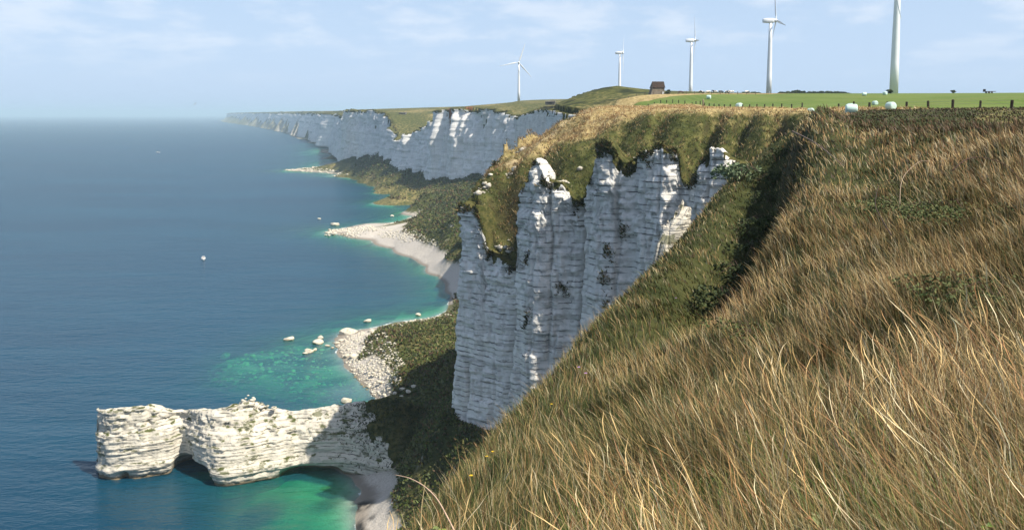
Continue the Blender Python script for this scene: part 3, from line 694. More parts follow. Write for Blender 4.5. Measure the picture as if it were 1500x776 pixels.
# ------------------------------------------------------------------ the sea
def water_material():
    m = NT("sea_water", 0.1, 0.5)
    m.t.nodes.remove(m.b)
    tr = m.n("ShaderNodeBsdfTransparent"); m.l(m.attr("trans"), tr.inputs["Color"])
    df = m.n("ShaderNodeBsdfDiffuse")
    # foam at the very edge
    fo = m.n("ShaderNodeVertexColor"); fo.layer_name = "scatter"
    depth = fo.outputs["Alpha"]
    streaks = m.noise(0.02, 5, 0.65, vec=m.mapv((0.35, 2.0, 1), rot=(0, 0, 0.45)))
    fn = m.noise(0.9, 4, 0.65)
    foam = m.math('MULTIPLY', m.rng(m.math('ADD', depth, m.math('MULTIPLY', m.math('SUBTRACT', fn, 0.5), 0.5)), 0.16, 0.02), m.rng(m.noise(0.07, 2), 0.42, 0.60))
    calm = m.noise(0.004, 4, 0.6, vec=m.mapv((1, 2.2, 1), rot=(0, 0, 0.35)))
    c = m.mix(m.rng(calm, 0.35, 0.65, 0.0, 0.65), fo.outputs["Color"], (0.005, 0.058, 0.100))
    c = m.mix(m.rng(streaks, 0.42, 0.72, 0, 0.4), c, (0.003, 0.030, 0.060))
    m.l(m.mix(foam, c, (0.75, 0.78, 0.78)), df.inputs["Color"])
    add = m.n("ShaderNodeAddShader"); m.l(tr.outputs[0], add.inputs[0]); m.l(df.outputs[0], add.inputs[1])
    gl = m.n("ShaderNodeBsdfGlossy"); gl.inputs["Roughness"].default_value = 0.16
    fr = m.n("ShaderNodeFresnel"); fr.inputs["IOR"].default_value = 1.33
    b = m.n("ShaderNodeBump"); b.inputs["Strength"].default_value = 0.7; b.inputs["Distance"].default_value = 0.8
    w1 = m.noise(0.30, 4, 0.62, vec=m.mapv((0.55, 1.3, 1), rot=(0, 0, 0.5)))
    w2 = m.noise(0.06, 3, 0.5, vec=m.mapv((0.6, 1.5, 1), rot=(0, 0, 0.35)))
    m.l(m.math('ADD', w1, m.math('MULTIPLY', w2, 1.6)), b.inputs["Height"])
    m.l(b.outputs[0], gl.inputs["Normal"]); m.l(b.outputs[0], fr.inputs["Normal"])
    m.l(b.outputs[0], df.inputs["Normal"])
    mx = m.n("ShaderNodeMixShader"); m.l(m.math('MULTIPLY', m.math('MINIMUM', fr.outputs[0], 0.30), m.math('SUBTRACT', 1.0, foam)), mx.inputs[0])
    m.l(add.outputs[0], mx.inputs[1]); m.l(gl.outputs[0], mx.inputs[2])
    m.l(mx.outputs[0], m.out.inputs["Surface"])
    return m.m
wx = np.unique(np.concatenate([-geo(260, 45000, 60), np.arange(-260, 40, 2.0), [60, 100]]))
wy = np.unique(np.concatenate([[-45000, -8000, -1000, -300, -120, 0, 60], np.arange(90, 560, 2.0), np.arange(560, 1600, 6.0), geo(1600, 45000, 50)]))
WX, WY = np.meshgrid(wx, wy)
sel = (WX > -700) & (WY > 0) & (WY < 6000)
DEP = np.full(WX.shape, 22.0)
DEP[sel] = np.clip(-bot_height(WX[sel], WY[sel]), 0.0, 22)
DEP = np.where((WY > 2500), np.maximum(DEP, 6), DEP)
path_len = DEP * 2.0 + 0.15
kk = np.array([0.42, 0.13, 0.26])
T = np.exp(-path_len[..., None] * kk) * 0.96
murk = sstep(14, 2, np.hypot(WX - atz(520, 575, 0)[0], WY - atz(520, 575, 0)[1]) * 0.8) * 0.5 + 0.6 * np.exp(-(DEP / 0.7) ** 2) * 0.3
SCOL = np.array([0.002, 0.035, 0.070])
SH = np.array([0.016, 0.100, 0.078])
shal = np.exp(-DEP / 5.5)[..., None]
SC = (SCOL * (1 - shal) + SH * shal)
mk = np.clip(murk, 0, 0.6)[..., None]
T = T * (1 - mk)
A_SC = (1 - T.mean(-1, keepdims=True)) * SC + mk * np.array([0.30, 0.40, 0.36])
one = np.ones((*WX.shape, 1))
water = mesh_np("sea_water", np.stack([WX, WY, np.zeros_like(WX)], -1).reshape(-1, 3), grid_faces(*WX.shape), water_material(),
                cols={"trans": np.concatenate([T, one], -1).reshape(-1, 4), "scatter": np.concatenate([A_SC, DEP[..., None]], -1).reshape(-1, 4)})
tag(water, "calm blue sea turning green in the shallows", kind="structure")

# ------------------------------------------------------------------ the chalk headland in the water
def headland():
    fr = [(150, 700), (160, 703), (178, 703), (195, 702), (210, 702), (232, 698), (250, 694), (266, 690), (282, 700), (300, 709), (320, 715), (345, 713), (380, 707), (420, 700), (450, 697), (480, 696), (510, 698), (540, 704), (562, 712), (580, 716), (600, 714), (640, 716), (690, 712)]
    tops = [(150, 602), (160, 600), (195, 599), (215, 597), (250, 602), (290, 604), (320, 603), (338, 598), (350, 597), (358, 592), (366, 591), (376, 594), (388, 600), (400, 602), (440, 603), (470, 600), (500, 597), (540, 590), (575, 582), (600, 588), (625, 612), (650, 650), (690, 690)]
    F = np.array([atz(u, v, 0)[:2] for u, v in fr])
    L = np.concatenate([[0], np.cumsum(np.hypot(*np.diff(F, axis=0).T))])
    s = np.arange(0, L[-1], 0.42)
    def sm(a, n=7):
        k = np.ones(n) / n
        return np.convolve(np.pad(a, n // 2, mode='edge'), k, 'valid')
    fx, fy = sm(np.interp(s, L, F[:, 0]), 9), sm(np.interp(s, L, F[:, 1]), 9)
    uu = np.interp(s, L, [p[0] for p in fr])
    n_s = len(s)
    # back line of the narrow ridge
    width = np.interp(uu, [150, 200, 260, 320, 400, 480, 560, 600], [11, 12, 12, 15, 12, 12, 16, 22])
    ridge_y = fy + np.interp(uu, [150, 200, 266, 320, 380, 450, 520, 600], [2.6, 3.4, 4.2, 9.0, 9.5, 7.5, 9.0, 12])
    vt = np.interp(uu, [p[0] for p in tops], [p[1] for p in tops])
    ztop = np.array([at(u, v, yy)[2] for u, v, yy in zip(uu, vt, ridge_y)])
    ztop = ztop + fbm(s / 2.2, 0 * s, 0, 3, 601) * 0.55
    nf, nr, nb = 74, 7, 26
    rows = []
    hh = np.linspace(0, 1, nf)[:, None]
    Z = -4 + hh * (ztop + 4)
    hz = np.clip(Z / ztop, 0, 1)
    # front face leans back, upper half more than the lower
    lean = (0.30 * hz + 0.70 * hz ** 2.0)
    Y = fy + (ridge_y - fy) * lean
    X = np.broadcast_to(fx, Z.shape).copy()
    S = np.broadcast_to(s, Z.shape)
    X = X * (Y / fy)
    zz = Z + 0.5 * fbm(S / 18, 0 * S, 0, 2, 603) - 0.022 * S
    bd, k = beds(zz, 0.85, 0.24 + 0.0 * S, 605, 0.9)
    bd2, k2 = beds(zz + 3.1, 2.6, 0.45, 606, 0.5)
    disp = bd + bd2 + blocks(S + fbm(S / 5, Z / 5, 0, 2, 608) * .8, k, 1.5, 0.16 + 0.20 * sstep(0.35, 0.8, hz), 610)
    disp = disp + fbm(X / 2.6, Y / 2.6, Z / 2.2, 4, 607, 0.6) * (0.28 + 0.5 * sstep(0.3, 0.9, hz)) + facets(S + fbm(S / 9, Z / 9, 0, 2, 612), 5.5, 614) * 0.6
    U = np.broadcast_to(uu, Z.shape)
    cave = np.exp(-((U - 280) / 22) ** 4) * sstep(5.0, 1.5, Z) * 7.0 + np.exp(-((U - 455) / 40) ** 4) * sstep(2.8, 1.2, Z) * 5.0 + np.exp(-((U - 182) / 6) ** 2) * sstep(3.0, 1, Z) * 2.5 + 0.6 * sstep(1.6, 0.4, Z) * (U > 190)
    # deep re-entrant beside the bulge
    disp = disp - 2.6 * np.exp(-((U - 268) / 9) ** 2) * (1 - 0.9 * hz) - 0.9 * np.exp(-((U - 222) / 5) ** 2) * sstep(0.45, 0.7, hz)
    tx, ty = np.gradient(fx), np.gradient(fy)
    tl = np.hypot(tx, ty); nx, ny = ty / tl, -tx / tl      # seaward (towards -y)
    off = disp - cave
    PX, PY = X + nx * off, Y + ny * off
    rows.append(np.stack([PX, PY, Z], -1))
    wr = 2.6 + 1.4 * fbm(s / 7, 0 * s, 3, 2, 613)
    for i in range(1, nr + 1):
        f = i / nr
        zr = ztop + fbm(fx / 1.6, (ridge_y + f * wr) / 1.6, 0, 3, 615) * 0.55 + 0.3 - 0.5 * f * f
        rows.append(np.stack([fx * ridge_y / fy + nx * off[-1] * (1 - f), ridge_y + ny * off[-1] * (1 - f) + f * wr, zr], -1)[None])
    hb = np.linspace(0, 1, nb + 1)[1:, None]
    Zb = ztop - hb * (ztop + 4)
    Yb = ridge_y + wr + hb * (width - wr) * 0.8 + fbm(X[:nb] / 3, Zb / 3, 0, 3, 617) * 0.9 * sstep(0, .2, hb)
    rows.append(np.stack([np.broadcast_to(fx * ridge_y / fy, Zb.shape), Yb, Zb], -1))
    P = np.concatenate(rows, 0)
    WALLS['headland'] = (P, uu, nf)
    # close the seaward tip with a blunt rounded end
    ncol = 14
    tip = P[:, :1]
    mid = tip.mean(0, keepdims=True)
    caps = []
    for j in range(1, ncol + 1):
        f = j / ncol
        c = tip.copy()
        yc = P[:, 0, 1].min() * 0.5 + P[:, 0, 1].max() * 0.5
        ang = f * math.pi / 2
        c[:, 0, 1] = yc + (tip[:, 0, 1] - yc) * math.cos(ang)
        c[:, 0, 0] = tip[:, 0, 0] - math.sin(ang) * 2.2 + fbm(c[:, 0, 1] / 2, c[:, 0, 2] / 1.2, j * 0.2, 3, 619) * 0.8 * math.sin(ang) - math.sin(ang) * 1.2 * (1 - np.clip(tip[:, 0, 2] / 19, 0, 1))
        c[:, 0, 2] = tip[:, 0, 2]
        caps.append(c)
    P = np.concatenate(caps[::-1] + [P], 1)
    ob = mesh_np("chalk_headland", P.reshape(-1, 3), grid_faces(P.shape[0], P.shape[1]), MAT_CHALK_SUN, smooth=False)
    ob.data.materials.append(MAT_TURF)
    uf = np.concatenate([np.full(ncol, 150.0), uu])[:-1]
    nr_ = P.shape[0] - 1
    rr, cc = np.meshgrid(np.arange(nr_), uf, indexing='ij')
    cover = cc + (rr - nf) * 1.2 + 46 * fbm(cc / 14, rr / 9.0, 0, 4, 631, 0.6) > 528
    ob.data.polygons.foreach_set("material_index", (cover & (rr > 6)).astype(np.int32).ravel())
    return tag(ob, "long white chalk headland with layered beds jutting into the sea", kind="structure")
headland()

# ------------------------------------------------------------------ boulders and rubble
def boulder_mesh(seed, sub=3, flat=0.62):
    bm = bmesh.new(); bmesh.ops.create_icosphere(bm, subdivisions=sub, radius=1.0)
    co = np.array([v.co[:] for v in bm.verts])
    r = np.random.default_rng(seed)
    # cut by random planes for facets
    for _ in range(13):
        n = r.normal(size=3); n /= np.linalg.norm(n); d = r.uniform(0.55, 0.9)
        p = co @ n; co = co - np.outer(np.clip(p - d, 0, None) * 0.92, n)
    co *= 1 + 0.10 * fbm(co[:, 0] * 2.2 + seed, co[:, 1] * 2.2, co[:, 2] * 2.2, 3, seed)[:, None]
    co *= r.uniform([0.85, 0.7, flat * 0.85], [1.15, 0.95, flat * 1.15])
    for v, c in zip(bm.verts, co): v.co = c
    me = bpy.data.meshes.new("boulder"); bm.to_mesh(me); bm.free()
    me.polygons.foreach_set("use_smooth", np.ones(len(me.polygons), bool))
    me.set_sharp_from_angle(angle=R(32)) if hasattr(me, "set_sharp_from_angle") else None
    return me
def rock_material():
    m = NT("boulder_chalk", 0.9, 0.1)
    n = m.noise(0.9, 5, 0.65); a = m.noise(0.25, 3)
    c = m.mix(m.rng(n, 0.35, 0.7), (0.62, 0.57, 0.47), (0.42, 0.37, 0.28))
    z = m.split(m.pos)[2]
    c = m.mix(m.rng(m.math('ADD', z, a), 0.95, 0.60), c, (0.22, 0.17, 0.10))
    c = m.mix(m.rng(m.math('ADD', z, a), 0.50, 0.25), c, m.mix(m.rng(n, .35, .7), (0.55, 0.50, 0.33), (0.32, 0.30, 0.17)))
    m.color(c); m.bump(n, 0.6, 0.3); return m.m
MAT_ROCK = rock_material()
BM = [boulder_mesh(900 + i) for i in range(7)]
for b in BM: b.materials.append(MAT_ROCK)
def boulder(u, v, px, label, group, zc=None, tall=1.0):
    g = bot_height(np.array([atz(u, v, 0)[0]]), np.array([atz(u, v, 0)[1]]))[0]
    z0 = max(g, -6.0) if zc is None else zc
    p = atz(u, v, z0)
    d = math.hypot(p[1], 100)
    r = px * d / F_PX / 2
    o = bpy.data.objects.new("boulder", random.choice(BM))
    o.scale = (r, r, r * tall); o.rotation_euler = (random.uniform(-.2, .2), random.uniform(-.2, .2), random.uniform(0, 6.28))
    o.location = (p[0], p[1], z0 + r * 0.18)
    link(o); return tag(o, label, "boulder", group)
boulder(510, 490, 26, "biggest pale boulder standing in the water at the tip of the rubble beach", None, 0.0, 1.15)
boulder(508, 589, 17, "smooth pale boulder just behind the crest of the chalk headland", None, 0.0, 1.1)
boulder(634, 501, 7, "lone boulder on the grassy shelf under the tall cliff", None)
boulder(613, 462, 11, "pale boulder in the shallows off the far side of the grassy shelf", None, 0.0)
boulder(538, 471, 12, "flat boulder awash beyond the rubble beach point", None, 0.0)
boulder(490, 330, 13, "large flat boulder off the tip of the curved shingle beach", None, 0.0)
boulder(468, 321, 6, "small isolated boulder in the sea beyond the shingle beach tip", None, 0.0)
boulder(574, 317, 7, "small boulder in the sea behind the green spit", None, 0.0)
boulder(545, 487, 16, "slab of pale rock against the corner of the grassy shelf", None, 1.0)
boulder(423, 498, 15, "pale boulder awash, standing alone left of the wet boulder cluster", None, -0.1)
G1 = "wet boulders clustered off the rubble beach"
for u, v, px in [(466, 503, 19), (470, 495, 12), (453, 516, 15), (461, 513, 9), (480, 507, 8), (487, 510, 7), (447, 518, 8)]:
    boulder(u, v, px, "wet boulder in the cluster standing in shallow water off the rubble beach", G1, -0.1)
G2 = "tawny boulders on the rubble beach"
for u, v, px in [(507, 522, 10), (518, 523, 15), (493, 503, 9), (499, 499, 9), (547, 547, 8), (541, 540, 8), (556, 560, 8)]:
    boulder(u, v, px, "tawny boulder lying on the pale rubble beach", G2)
G3 = "boulders heaped at the tip of the curved shingle beach"
for k in range(46):
    f = random.random() ** 0.8
    u = 474 + f * 66; v = 340 + random.uniform(-5.5, 4.5) * (1 - 0.35 * f) + 1.0 - f * 1.0
    boulder(u, v, random.uniform(2.8, 6.5), "pale boulder in the heap at the tip of the curved shingle beach", G3, random.uniform(0.1, 0.9))
G4 = "submerged boulders in the green shallows"
for u, v, px in [(330, 522, 18), (337, 538, 13), (383, 517, 8), (370, 523, 12), (382, 534, 9), (359, 535, 14), (313, 558, 14), (365, 561, 13), (346, 566, 10), (418, 568, 10), (471, 579, 13), (440, 575, 8), (395, 545, 9), (352, 548, 8), (410, 530, 8), (430, 545, 9), (372, 548, 7), (398, 525, 8), (360, 520, 7), (340, 556, 7), (425, 555, 8), (390, 572, 9), (408, 580, 8)]:
    boulder(u, v, px, "boulder lying under the green water off the rubble beach", G4)
G5 = "fallen blocks at the foot of the grassy shelf"
for u, v, px in [(598, 574, 9), (590, 570, 9), (606, 566, 9), (583, 561, 8), (578, 577, 10), (570, 570, 8), (612, 556, 8), (600, 560, 8), (563, 579, 8), (588, 582, 9)]:
    boulder(u, v, px, "fallen pale block at the foot of the grassy shelf above the rubble beach", G5)

def rubble(name, pts, sizes, mat, label):
    base = []
    for sd in range(4):
        bm = bmesh.new(); bmesh.ops.create_icosphere(bm, subdivisions=1, radius=1.0)
        co = np.array([v.co[:] for v in bm.verts]) ; r = np.random.default_rng(sd + 50)
        co *= r.uniform(0.65, 1.15, size=(len(co), 1)); co[:, 2] *= 0.7
        base.append((co, np.array([[v.index for v in f.verts] for f in bm.faces]))); bm.free()
    V, Fc, n0 = [], [], 0
    for p, s in zip(pts, sizes):
        co, f = base[rng.integers(4)]
        a = rng.uniform(0, 6.28); ca, sa = math.cos(a), math.sin(a)
        c = co * s * rng.uniform([0.8, 0.7, 0.6], [1.3, 1.1, 1.0])
        c = np.stack([c[:, 0] * ca - c[:, 1] * sa, c[:, 0] * sa + c[:, 1] * ca, c[:, 2]], -1) + p
        V.append(c); Fc.append(f + n0); n0 += len(c)
    o = mesh_np(name, np.concatenate(V), np.concatenate(Fc), mat, smooth=False)
    return tag(o, label, kind="stuff")
def scatter_bottom(px_poly, n, zlo, zhi, s0, s1):
    P = np.array(px_poly, float); out, size = [], []
    k = 0
    while len(out) < n and k < 60:
        k += 1
        u = rng.uniform(P[:, 0].min(), P[:, 0].max(), 800); v = rng.uniform(P[:, 1].min(), P[:, 1].max(), 800)
        c = np.zeros(len(u), bool)
        for i in range(len(P)):
            (x0, y0), (x1, y1) = P[i - 1], P[i]
            if y0 == y1: continue
            m = ((v >= y0) != (v >= y1)); c ^= m & (u < x0 + (v - y0) / (y1 - y0) * (x1 - x0))
        q = np.array([atz(a, b, 2.0) for a, b in zip(u[c], v[c])])
        if not len(q): continue
        z = bot_height(q[:, 0], q[:, 1])
        ok = (z > zlo) & (z < zhi)
        for (x, y, _), zz in zip(q[ok], z[ok]):
            out.append((x, y, zz)); size.append(s0 + (s1 - s0) * rng.random() ** 3)
    return np.array(out[:n]), size[:n]
pts, szs = scatter_bottom([(488, 495), (530, 482), (556, 488), (575, 520), (600, 565), (596, 582), (552, 586), (520, 545)], 2600, -0.3, 9, 0.18, 0.95)
rubble("beach_rubble", pts, szs, MAT_ROCK, "pale chalk rubble covering the small beach")
pts, szs = scatter_bottom([(472, 334), (545, 330), (550, 344), (476, 347)], 700, -1.5, 6, 0.4, 1.5)
rubble("spit_rubble", pts, szs, MAT_ROCK, "pale rocks along the tip of the spit")
pts, szs = scatter_bottom([(540, 334), (592, 350), (640, 362), (670, 376), (670, 386), (636, 374), (588, 360), (545, 343)], 700, 1.5, 12, 0.25, 1.3)
rubble("shingle_top_stones", pts, szs, MAT_ROCK, "pale stones along the top of the curved shingle beach")
pts, szs = scatter_bottom([(556, 474), (600, 464), (660, 456), (662, 468), (620, 474), (570, 482)], 420, -1.2, 4, 0.25, 1.1)
rubble("shelf_edge_stones", pts, szs, MAT_ROCK, "pale stones at the water's edge of the grassy shelf")
pts, szs = scatter_bottom([(413, 245), (445, 241), (510, 250), (510, 258), (420, 253)], 700, -3, 5, 0.8, 3.0)
rubble("point_rubble", pts, szs, MAT_ROCK, "pale rocks edging the low green point")
pts, szs = scatter_bottom([(590, 318), (620, 308), (622, 322), (560, 334)], 250, -1, 6, 0.5, 1.6)
rubble("inlet_rubble", pts, szs, MAT_ROCK, "pale stones behind the green spit")
pts, szs = scatter_bottom([(300, 515), (470, 490), (550, 580), (440, 590), (310, 575)], 900, -6, -1, 0.25, 1.3)
rubble("sea_floor_stones", pts, szs, MAT_ROCK, "stones on the sea floor in the green shallows")
# stack of broken rock on the crest of the headland
hs = at(366, 590, 229.5)
pts = np.array([(hs[0] + rng.normal() * 2.2, hs[1] + rng.normal() * 0.9, 0) for _ in range(46)])
pts[:, 2] = hs[2] - 1.2 + 3.4 * np.exp(-((pts[:, 0] - hs[0] + 0.6) / 1.9) ** 2) * rng.random(46)
rubble("headland_crest_rubble", pts, [rng.uniform(0.35, 0.95) for _ in pts], MAT_CHALK_SUN, "broken rock heaped on the crest of the headland")

# ------------------------------------------------------------------ things on the plateau
def gz(x, y): return float(top_height(np.array([x]), np.array([y]))[0])
def ground_hit(u, v, y0=70.0, y1=700.0):
    Y = np.linspace(y0, y1, 900)
    r = ray(u, v); X = r[0] / r[1] * Y; Zr = CAM_H + r[2] / r[1] * Y
    Zt = top_height(X, Y)
    k = np.argmax(Zt >= Zr) if (Zt >= Zr).any() else np.argmin(Zr - Zt)
    return float(X[k]), float(Y[k]), float(Zt[k])

def bm_obj(name, bm, mat, parent=None, smooth=False):
    me = bpy.data.meshes.new(name); bm.normal_update(); bm.to_mesh(me); bm.free()
    if smooth: me.polygons.foreach_set("use_smooth", np.ones(len(me.polygons), bool))
    if mat: me.materials.append(mat)
    o = bpy.data.objects.new(name, me); o.parent = parent
    return link(o)
def add_box(bm, c, s, rz=0.0, bevel=0.0):
    r = bmesh.ops.create_cube(bm, size=1.0)
    M = Matrix.Translation(c) @ Matrix.Rotation(rz, 4, 'Z') @ Matrix.Diagonal((*s, 1))
    bmesh.ops.transform(bm, matrix=M, verts=r['verts'])
    if bevel:
        e = list({e for v in r['verts'] for e in v.link_edges})
        bmesh.ops.bevel(bm, geom=e, offset=bevel, segments=1, affect='EDGES')
def add_lathe(bm, prof, seg=24, M=None):
    """prof: list of (r, z) revolved about z"""
    rings = []
    for r, z in prof:
        rings.append([bm.verts.new((r * math.cos(2 * math.pi * k / seg), r * math.sin(2 * math.pi * k / seg), z)) for k in range(seg)])
    for a, b in zip(rings[:-1], rings[1:]):
        for k in range(seg): bm.faces.new((a[k], a[(k + 1) % seg], b[(k + 1) % seg], b[k]))
    bm.faces.new(rings[0][::-1]); bm.faces.new(rings[-1])
    if M is not None: bmesh.ops.transform(bm, matrix=M, verts=[v for r in rings for v in r])
def add_tube(bm, pts, radii, seg=8):
    pts = [Vector(p) for p in pts]; rings = []
    up = Vector((0, 0, 1))
    for i, p in enumerate(pts):
        d = (pts[min(i + 1, len(pts) - 1)] - pts[max(i - 1, 0)]).normalized()
        a = d.cross(up); a = a.normalized() if a.length > 1e-3 else Vector((1, 0, 0))
        b = d.cross(a).normalized(); r = radii[i] if hasattr(radii, '__len__') else radii
        rings.append([bm.verts.new(p + (a * math.cos(2 * math.pi * k / seg) + b * math.sin(2 * math.pi * k / seg)) * r) for k in range(seg)])
    for a, b in zip(rings[:-1], rings[1:]):
        for k in range(seg): bm.faces.new((a[k], a[(k + 1) % seg], b[(k + 1) % seg], b[k]))
    bm.faces.new(rings[0][::-1]); bm.faces.new(rings[-1])
def copy_tree(o, parent=None):
    c = o.copy(); link(c); c.parent = parent
    for ch in [x for x in bpy.data.objects if x.parent == o]: copy_tree(ch, c)
    return c

MAT_WHITE = simple("turbine_paint", (0.78, 0.80, 0.82), 0.35, 0.5, 0.03, 0.2)
def turbine(hub_px, Y, yaw, phase, label, base_u=None, hub_h=None, blade_l=26.0):
    u, v = hub_px
    hub = at(u, v, Y)
    bx = hub[0] if base_u is None else at(base_u, 138, Y)[0]
    zb = gz(bx, Y) - 0.6
    hz = (hub[2] - zb) if hub_h is None else hub_h
    root = empty("wind_turbine", (bx, Y, zb), yaw)      # local +x is the rotor axis
    tag(root, label, "wind turbine", "wind turbines on the cliff top")
    bm = bmesh.new(); add_lathe(bm, [(1.72, 0), (1.64, hz * 0.25), (1.44, hz * 0.5), (1.22, hz * 0.75), (1.0, hz - 1.2)], 28)
    bm_obj("tower", bm, MAT_WHITE, root, True)
    bm = bmesh.new()
    secs = [(-5.2, 0.85, 1.0), (-4.8, 1.15, 1.35), (-2, 1.3, 1.6), (1.2, 1.25, 1.55), (2.3, 0.95, 1.2)]
    rings = [[bm.verts.new((x, w * math.copysign(abs(math.cos(a)) ** 0.6, math.cos(a)), hz + 0.2 + h * math.copysign(abs(math.sin(a)) ** 0.6, math.sin(a)))) for a in [2 * math.pi * k / 16 for k in range(16)]] for x, w, h in secs]
    for a, b in zip(rings[:-1], rings[1:]):
        for k in range(16): bm.faces.new((a[k], b[k], b[(k + 1) % 16], a[(k + 1) % 16]))
    bm.faces.new(rings[0]); bm.faces.new(rings[-1][::-1])
    bm_obj("nacelle", bm, MAT_WHITE, root, True)
    bm = bmesh.new(); add_lathe(bm, [(1.15, 0), (1.2, 0.6), (1.0, 1.4), (0.6, 2.0), (0.15, 2.3)], 16, Matrix.Translation((2.4, 0, hz + 0.2)) @ Matrix.Rotation(R(90), 4, 'Y'))
    hubo = bm_obj("hub", bm, MAT_WHITE, root, True)
    for k in range(3):
        bm = bmesh.new()
        st = [(0.6, 0.42, 0.42), (2.0, 0.5, 0.4), (5.0, 1.05, 0.26), (9, 0.92, 0.2), (15, 0.66, 0.13), (21, 0.42, 0.08), (blade_l - 0.4, 0.2, 0.04), (blade_l, 0.05, 0.02)]
        rings = []
        for r, c, t in st:
            tw = R(18 * (1 - r / blade_l))
            ring = []
            for q in range(10):
                a = 2 * math.pi * q / 10
                yy, xx = c * math.cos(a) + c * 0.25, t * math.sin(a)
                ring.append(bm.verts.new((xx * math.cos(tw) - yy * math.sin(tw), xx * math.sin(tw) + yy * math.cos(tw), r)))
            rings.append(ring)
        for a, b in zip(rings[:-1], rings[1:]):
            for q in range(10): bm.faces.new((a[q], a[(q + 1) % 10], b[(q + 1) % 10], b[q]))
        bm.faces.new(rings[0][::-1]); bm.faces.new(rings[-1])
        o = bm_obj("blade", bm, MAT_WHITE, root, True)
        o.location = (3.5, 0, hz + 0.2); o.rotation_euler = (-R(phase + 120 * k), 0, 0)
    bm = bmesh.new(); add_box(bm, (0, -1.70, 1.3), (1.0, 0.12, 2.2), 0, 0.02)
    bm_obj("door", bm, simple("turbine_door", (0.45, 0.48, 0.5), 0.5), root)
    return root
turbine((760, 92), 1113, R(-92), 19, "farthest wind turbine, its three blades seen full face beyond the tall white cliffs")
turbine((908, 78), 950, R(-12), 34, "white wind turbine rising from behind the grassy mound")
turbine((1013, 60), 765, R(-5), 25, "white wind turbine standing behind the grazing cows")
turbine((1129, 31), 556, R(-4), 17, "white wind turbine standing beside the far dark hedge")
turbine((1316, -40), 352, R(178), 150, "nearest wind turbine, its thick white tower beside the green field's bales", base_u=1309, hub_h=52)

# stone barn
def barn(u, Y, w, d, hw, hr):
    x, _, z = at(u, 139, Y); z = gz(x, Y) - 0.25
    root = empty("stone_barn", (x, Y, z), R(4))
    tag(root, "small derelict stone barn with brown tiled roof on the skyline", "barn")
    st = NT("barn_stone", 0.9, 0.1)
    b = st.n("ShaderNodeTexBrick"); b.inputs["Scale"].default_value = 2.2; b.inputs["Color1"].default_value = (0.25, 0.21, 0.16, 1); b.inputs["Color2"].default_value = (0.19, 0.155, 0.12, 1); b.inputs["Mortar"].default_value = (0.26, 0.22, 0.17, 1)
    st.l(st.mapv((1, 1, 1), st.obj, rot=(R(90), 0, 0)), b.inputs["Vector"]); st.color(st.mix(st.rng(st.noise(0.7, 4, vec=st.obj), .4, .7, 0, .5), b.outputs["Color"], (0.12, 0.09, 0.06)))
    bm = bmesh.new()
    V = [(-w / 2 - .5, -d / 2 - .3, 0), (w / 2, -d / 2, 0), (w / 2, d / 2, 0), (-w / 2 - .5, d / 2 + .3, 0), (-w / 2 + .55, -d / 2, hw), (w / 2, -d / 2, hw), (w / 2, d / 2, hw), (-w / 2 + .55, d / 2, hw), (w / 2, 0, hw + hr - .15), (-w / 2 + 1.0, 0, hw + hr - .15)]
    vv = [bm.verts.new(p) for p in V]
    for f in [(0, 1, 5, 4), (2, 3, 7, 6), (1, 2, 6, 8, 5), (3, 0, 4, 9, 7), (3, 2, 1, 0)]: bm.faces.new([vv[i] for i in f])
    bm_obj("wall", bm, st.m, root)
    rt = NT("barn_tiles", 0.85, 0.1)
    wv = rt.n("ShaderNodeTexWave"); wv.bands_direction = 'Z'; wv.inputs["Scale"].default_value = 2.0; rt.l(rt.obj, wv.inputs["Vector"])
    rt.color(rt.mix(rt.rng(rt.noise(1.2, 4, vec=rt.obj), .3, .7), (0.060, 0.040, 0.030), (0.035, 0.025, 0.020))); rt.bump(wv.outputs["Fac"], .5, .05)
    for s_ in (-1, 1):
        bm = bmesh.new()
        a = [(-w / 2 + .3, s_ * (d / 2 + .35), hw - .25), (w / 2 + .25, s_ * (d / 2 + .35), hw - .25), (w / 2 + .25, -s_ * .0, hw + hr), (-w / 2 + .8, 0, hw + hr)]
        q = [bm.verts.new(p) for p in a]; q2 = [bm.verts.new((p[0], p[1], p[2] + .18)) for p in a]
        bm.faces.new(q2 if s_ < 0 else q2[::-1]); bm.faces.new(q[::-1] if s_ < 0 else q)
        for i in range(4): bm.faces.new((q[i], q[(i + 1) % 4], q2[(i + 1) % 4], q2[i]))
        bmesh.ops.recalc_face_normals(bm, faces=bm.faces)
        bm_obj("roof", bm, rt.m, root)
    bm = bmesh.new(); add_box(bm, (w / 2 - 0.65, -d / 2 - .06, 0.85), (0.95, 0.1, 1.5), 0, 0.02)
    tag(bm_obj("door", bm, simple("white_door", (0.72, 0.72, 0.72), 0.6), root), "small white door")
    bm = bmesh.new(); add_box(bm, (-0.4, -d / 2 - .04, 2.1), (0.55, 0.1, 0.6), 0, 0.02)
    bm_obj("window", bm, simple("dark_opening", (0.05, 0.045, 0.04), 0.8), root)
barn(962, 395, 6.1, 5.0, 3.7, 2.6)

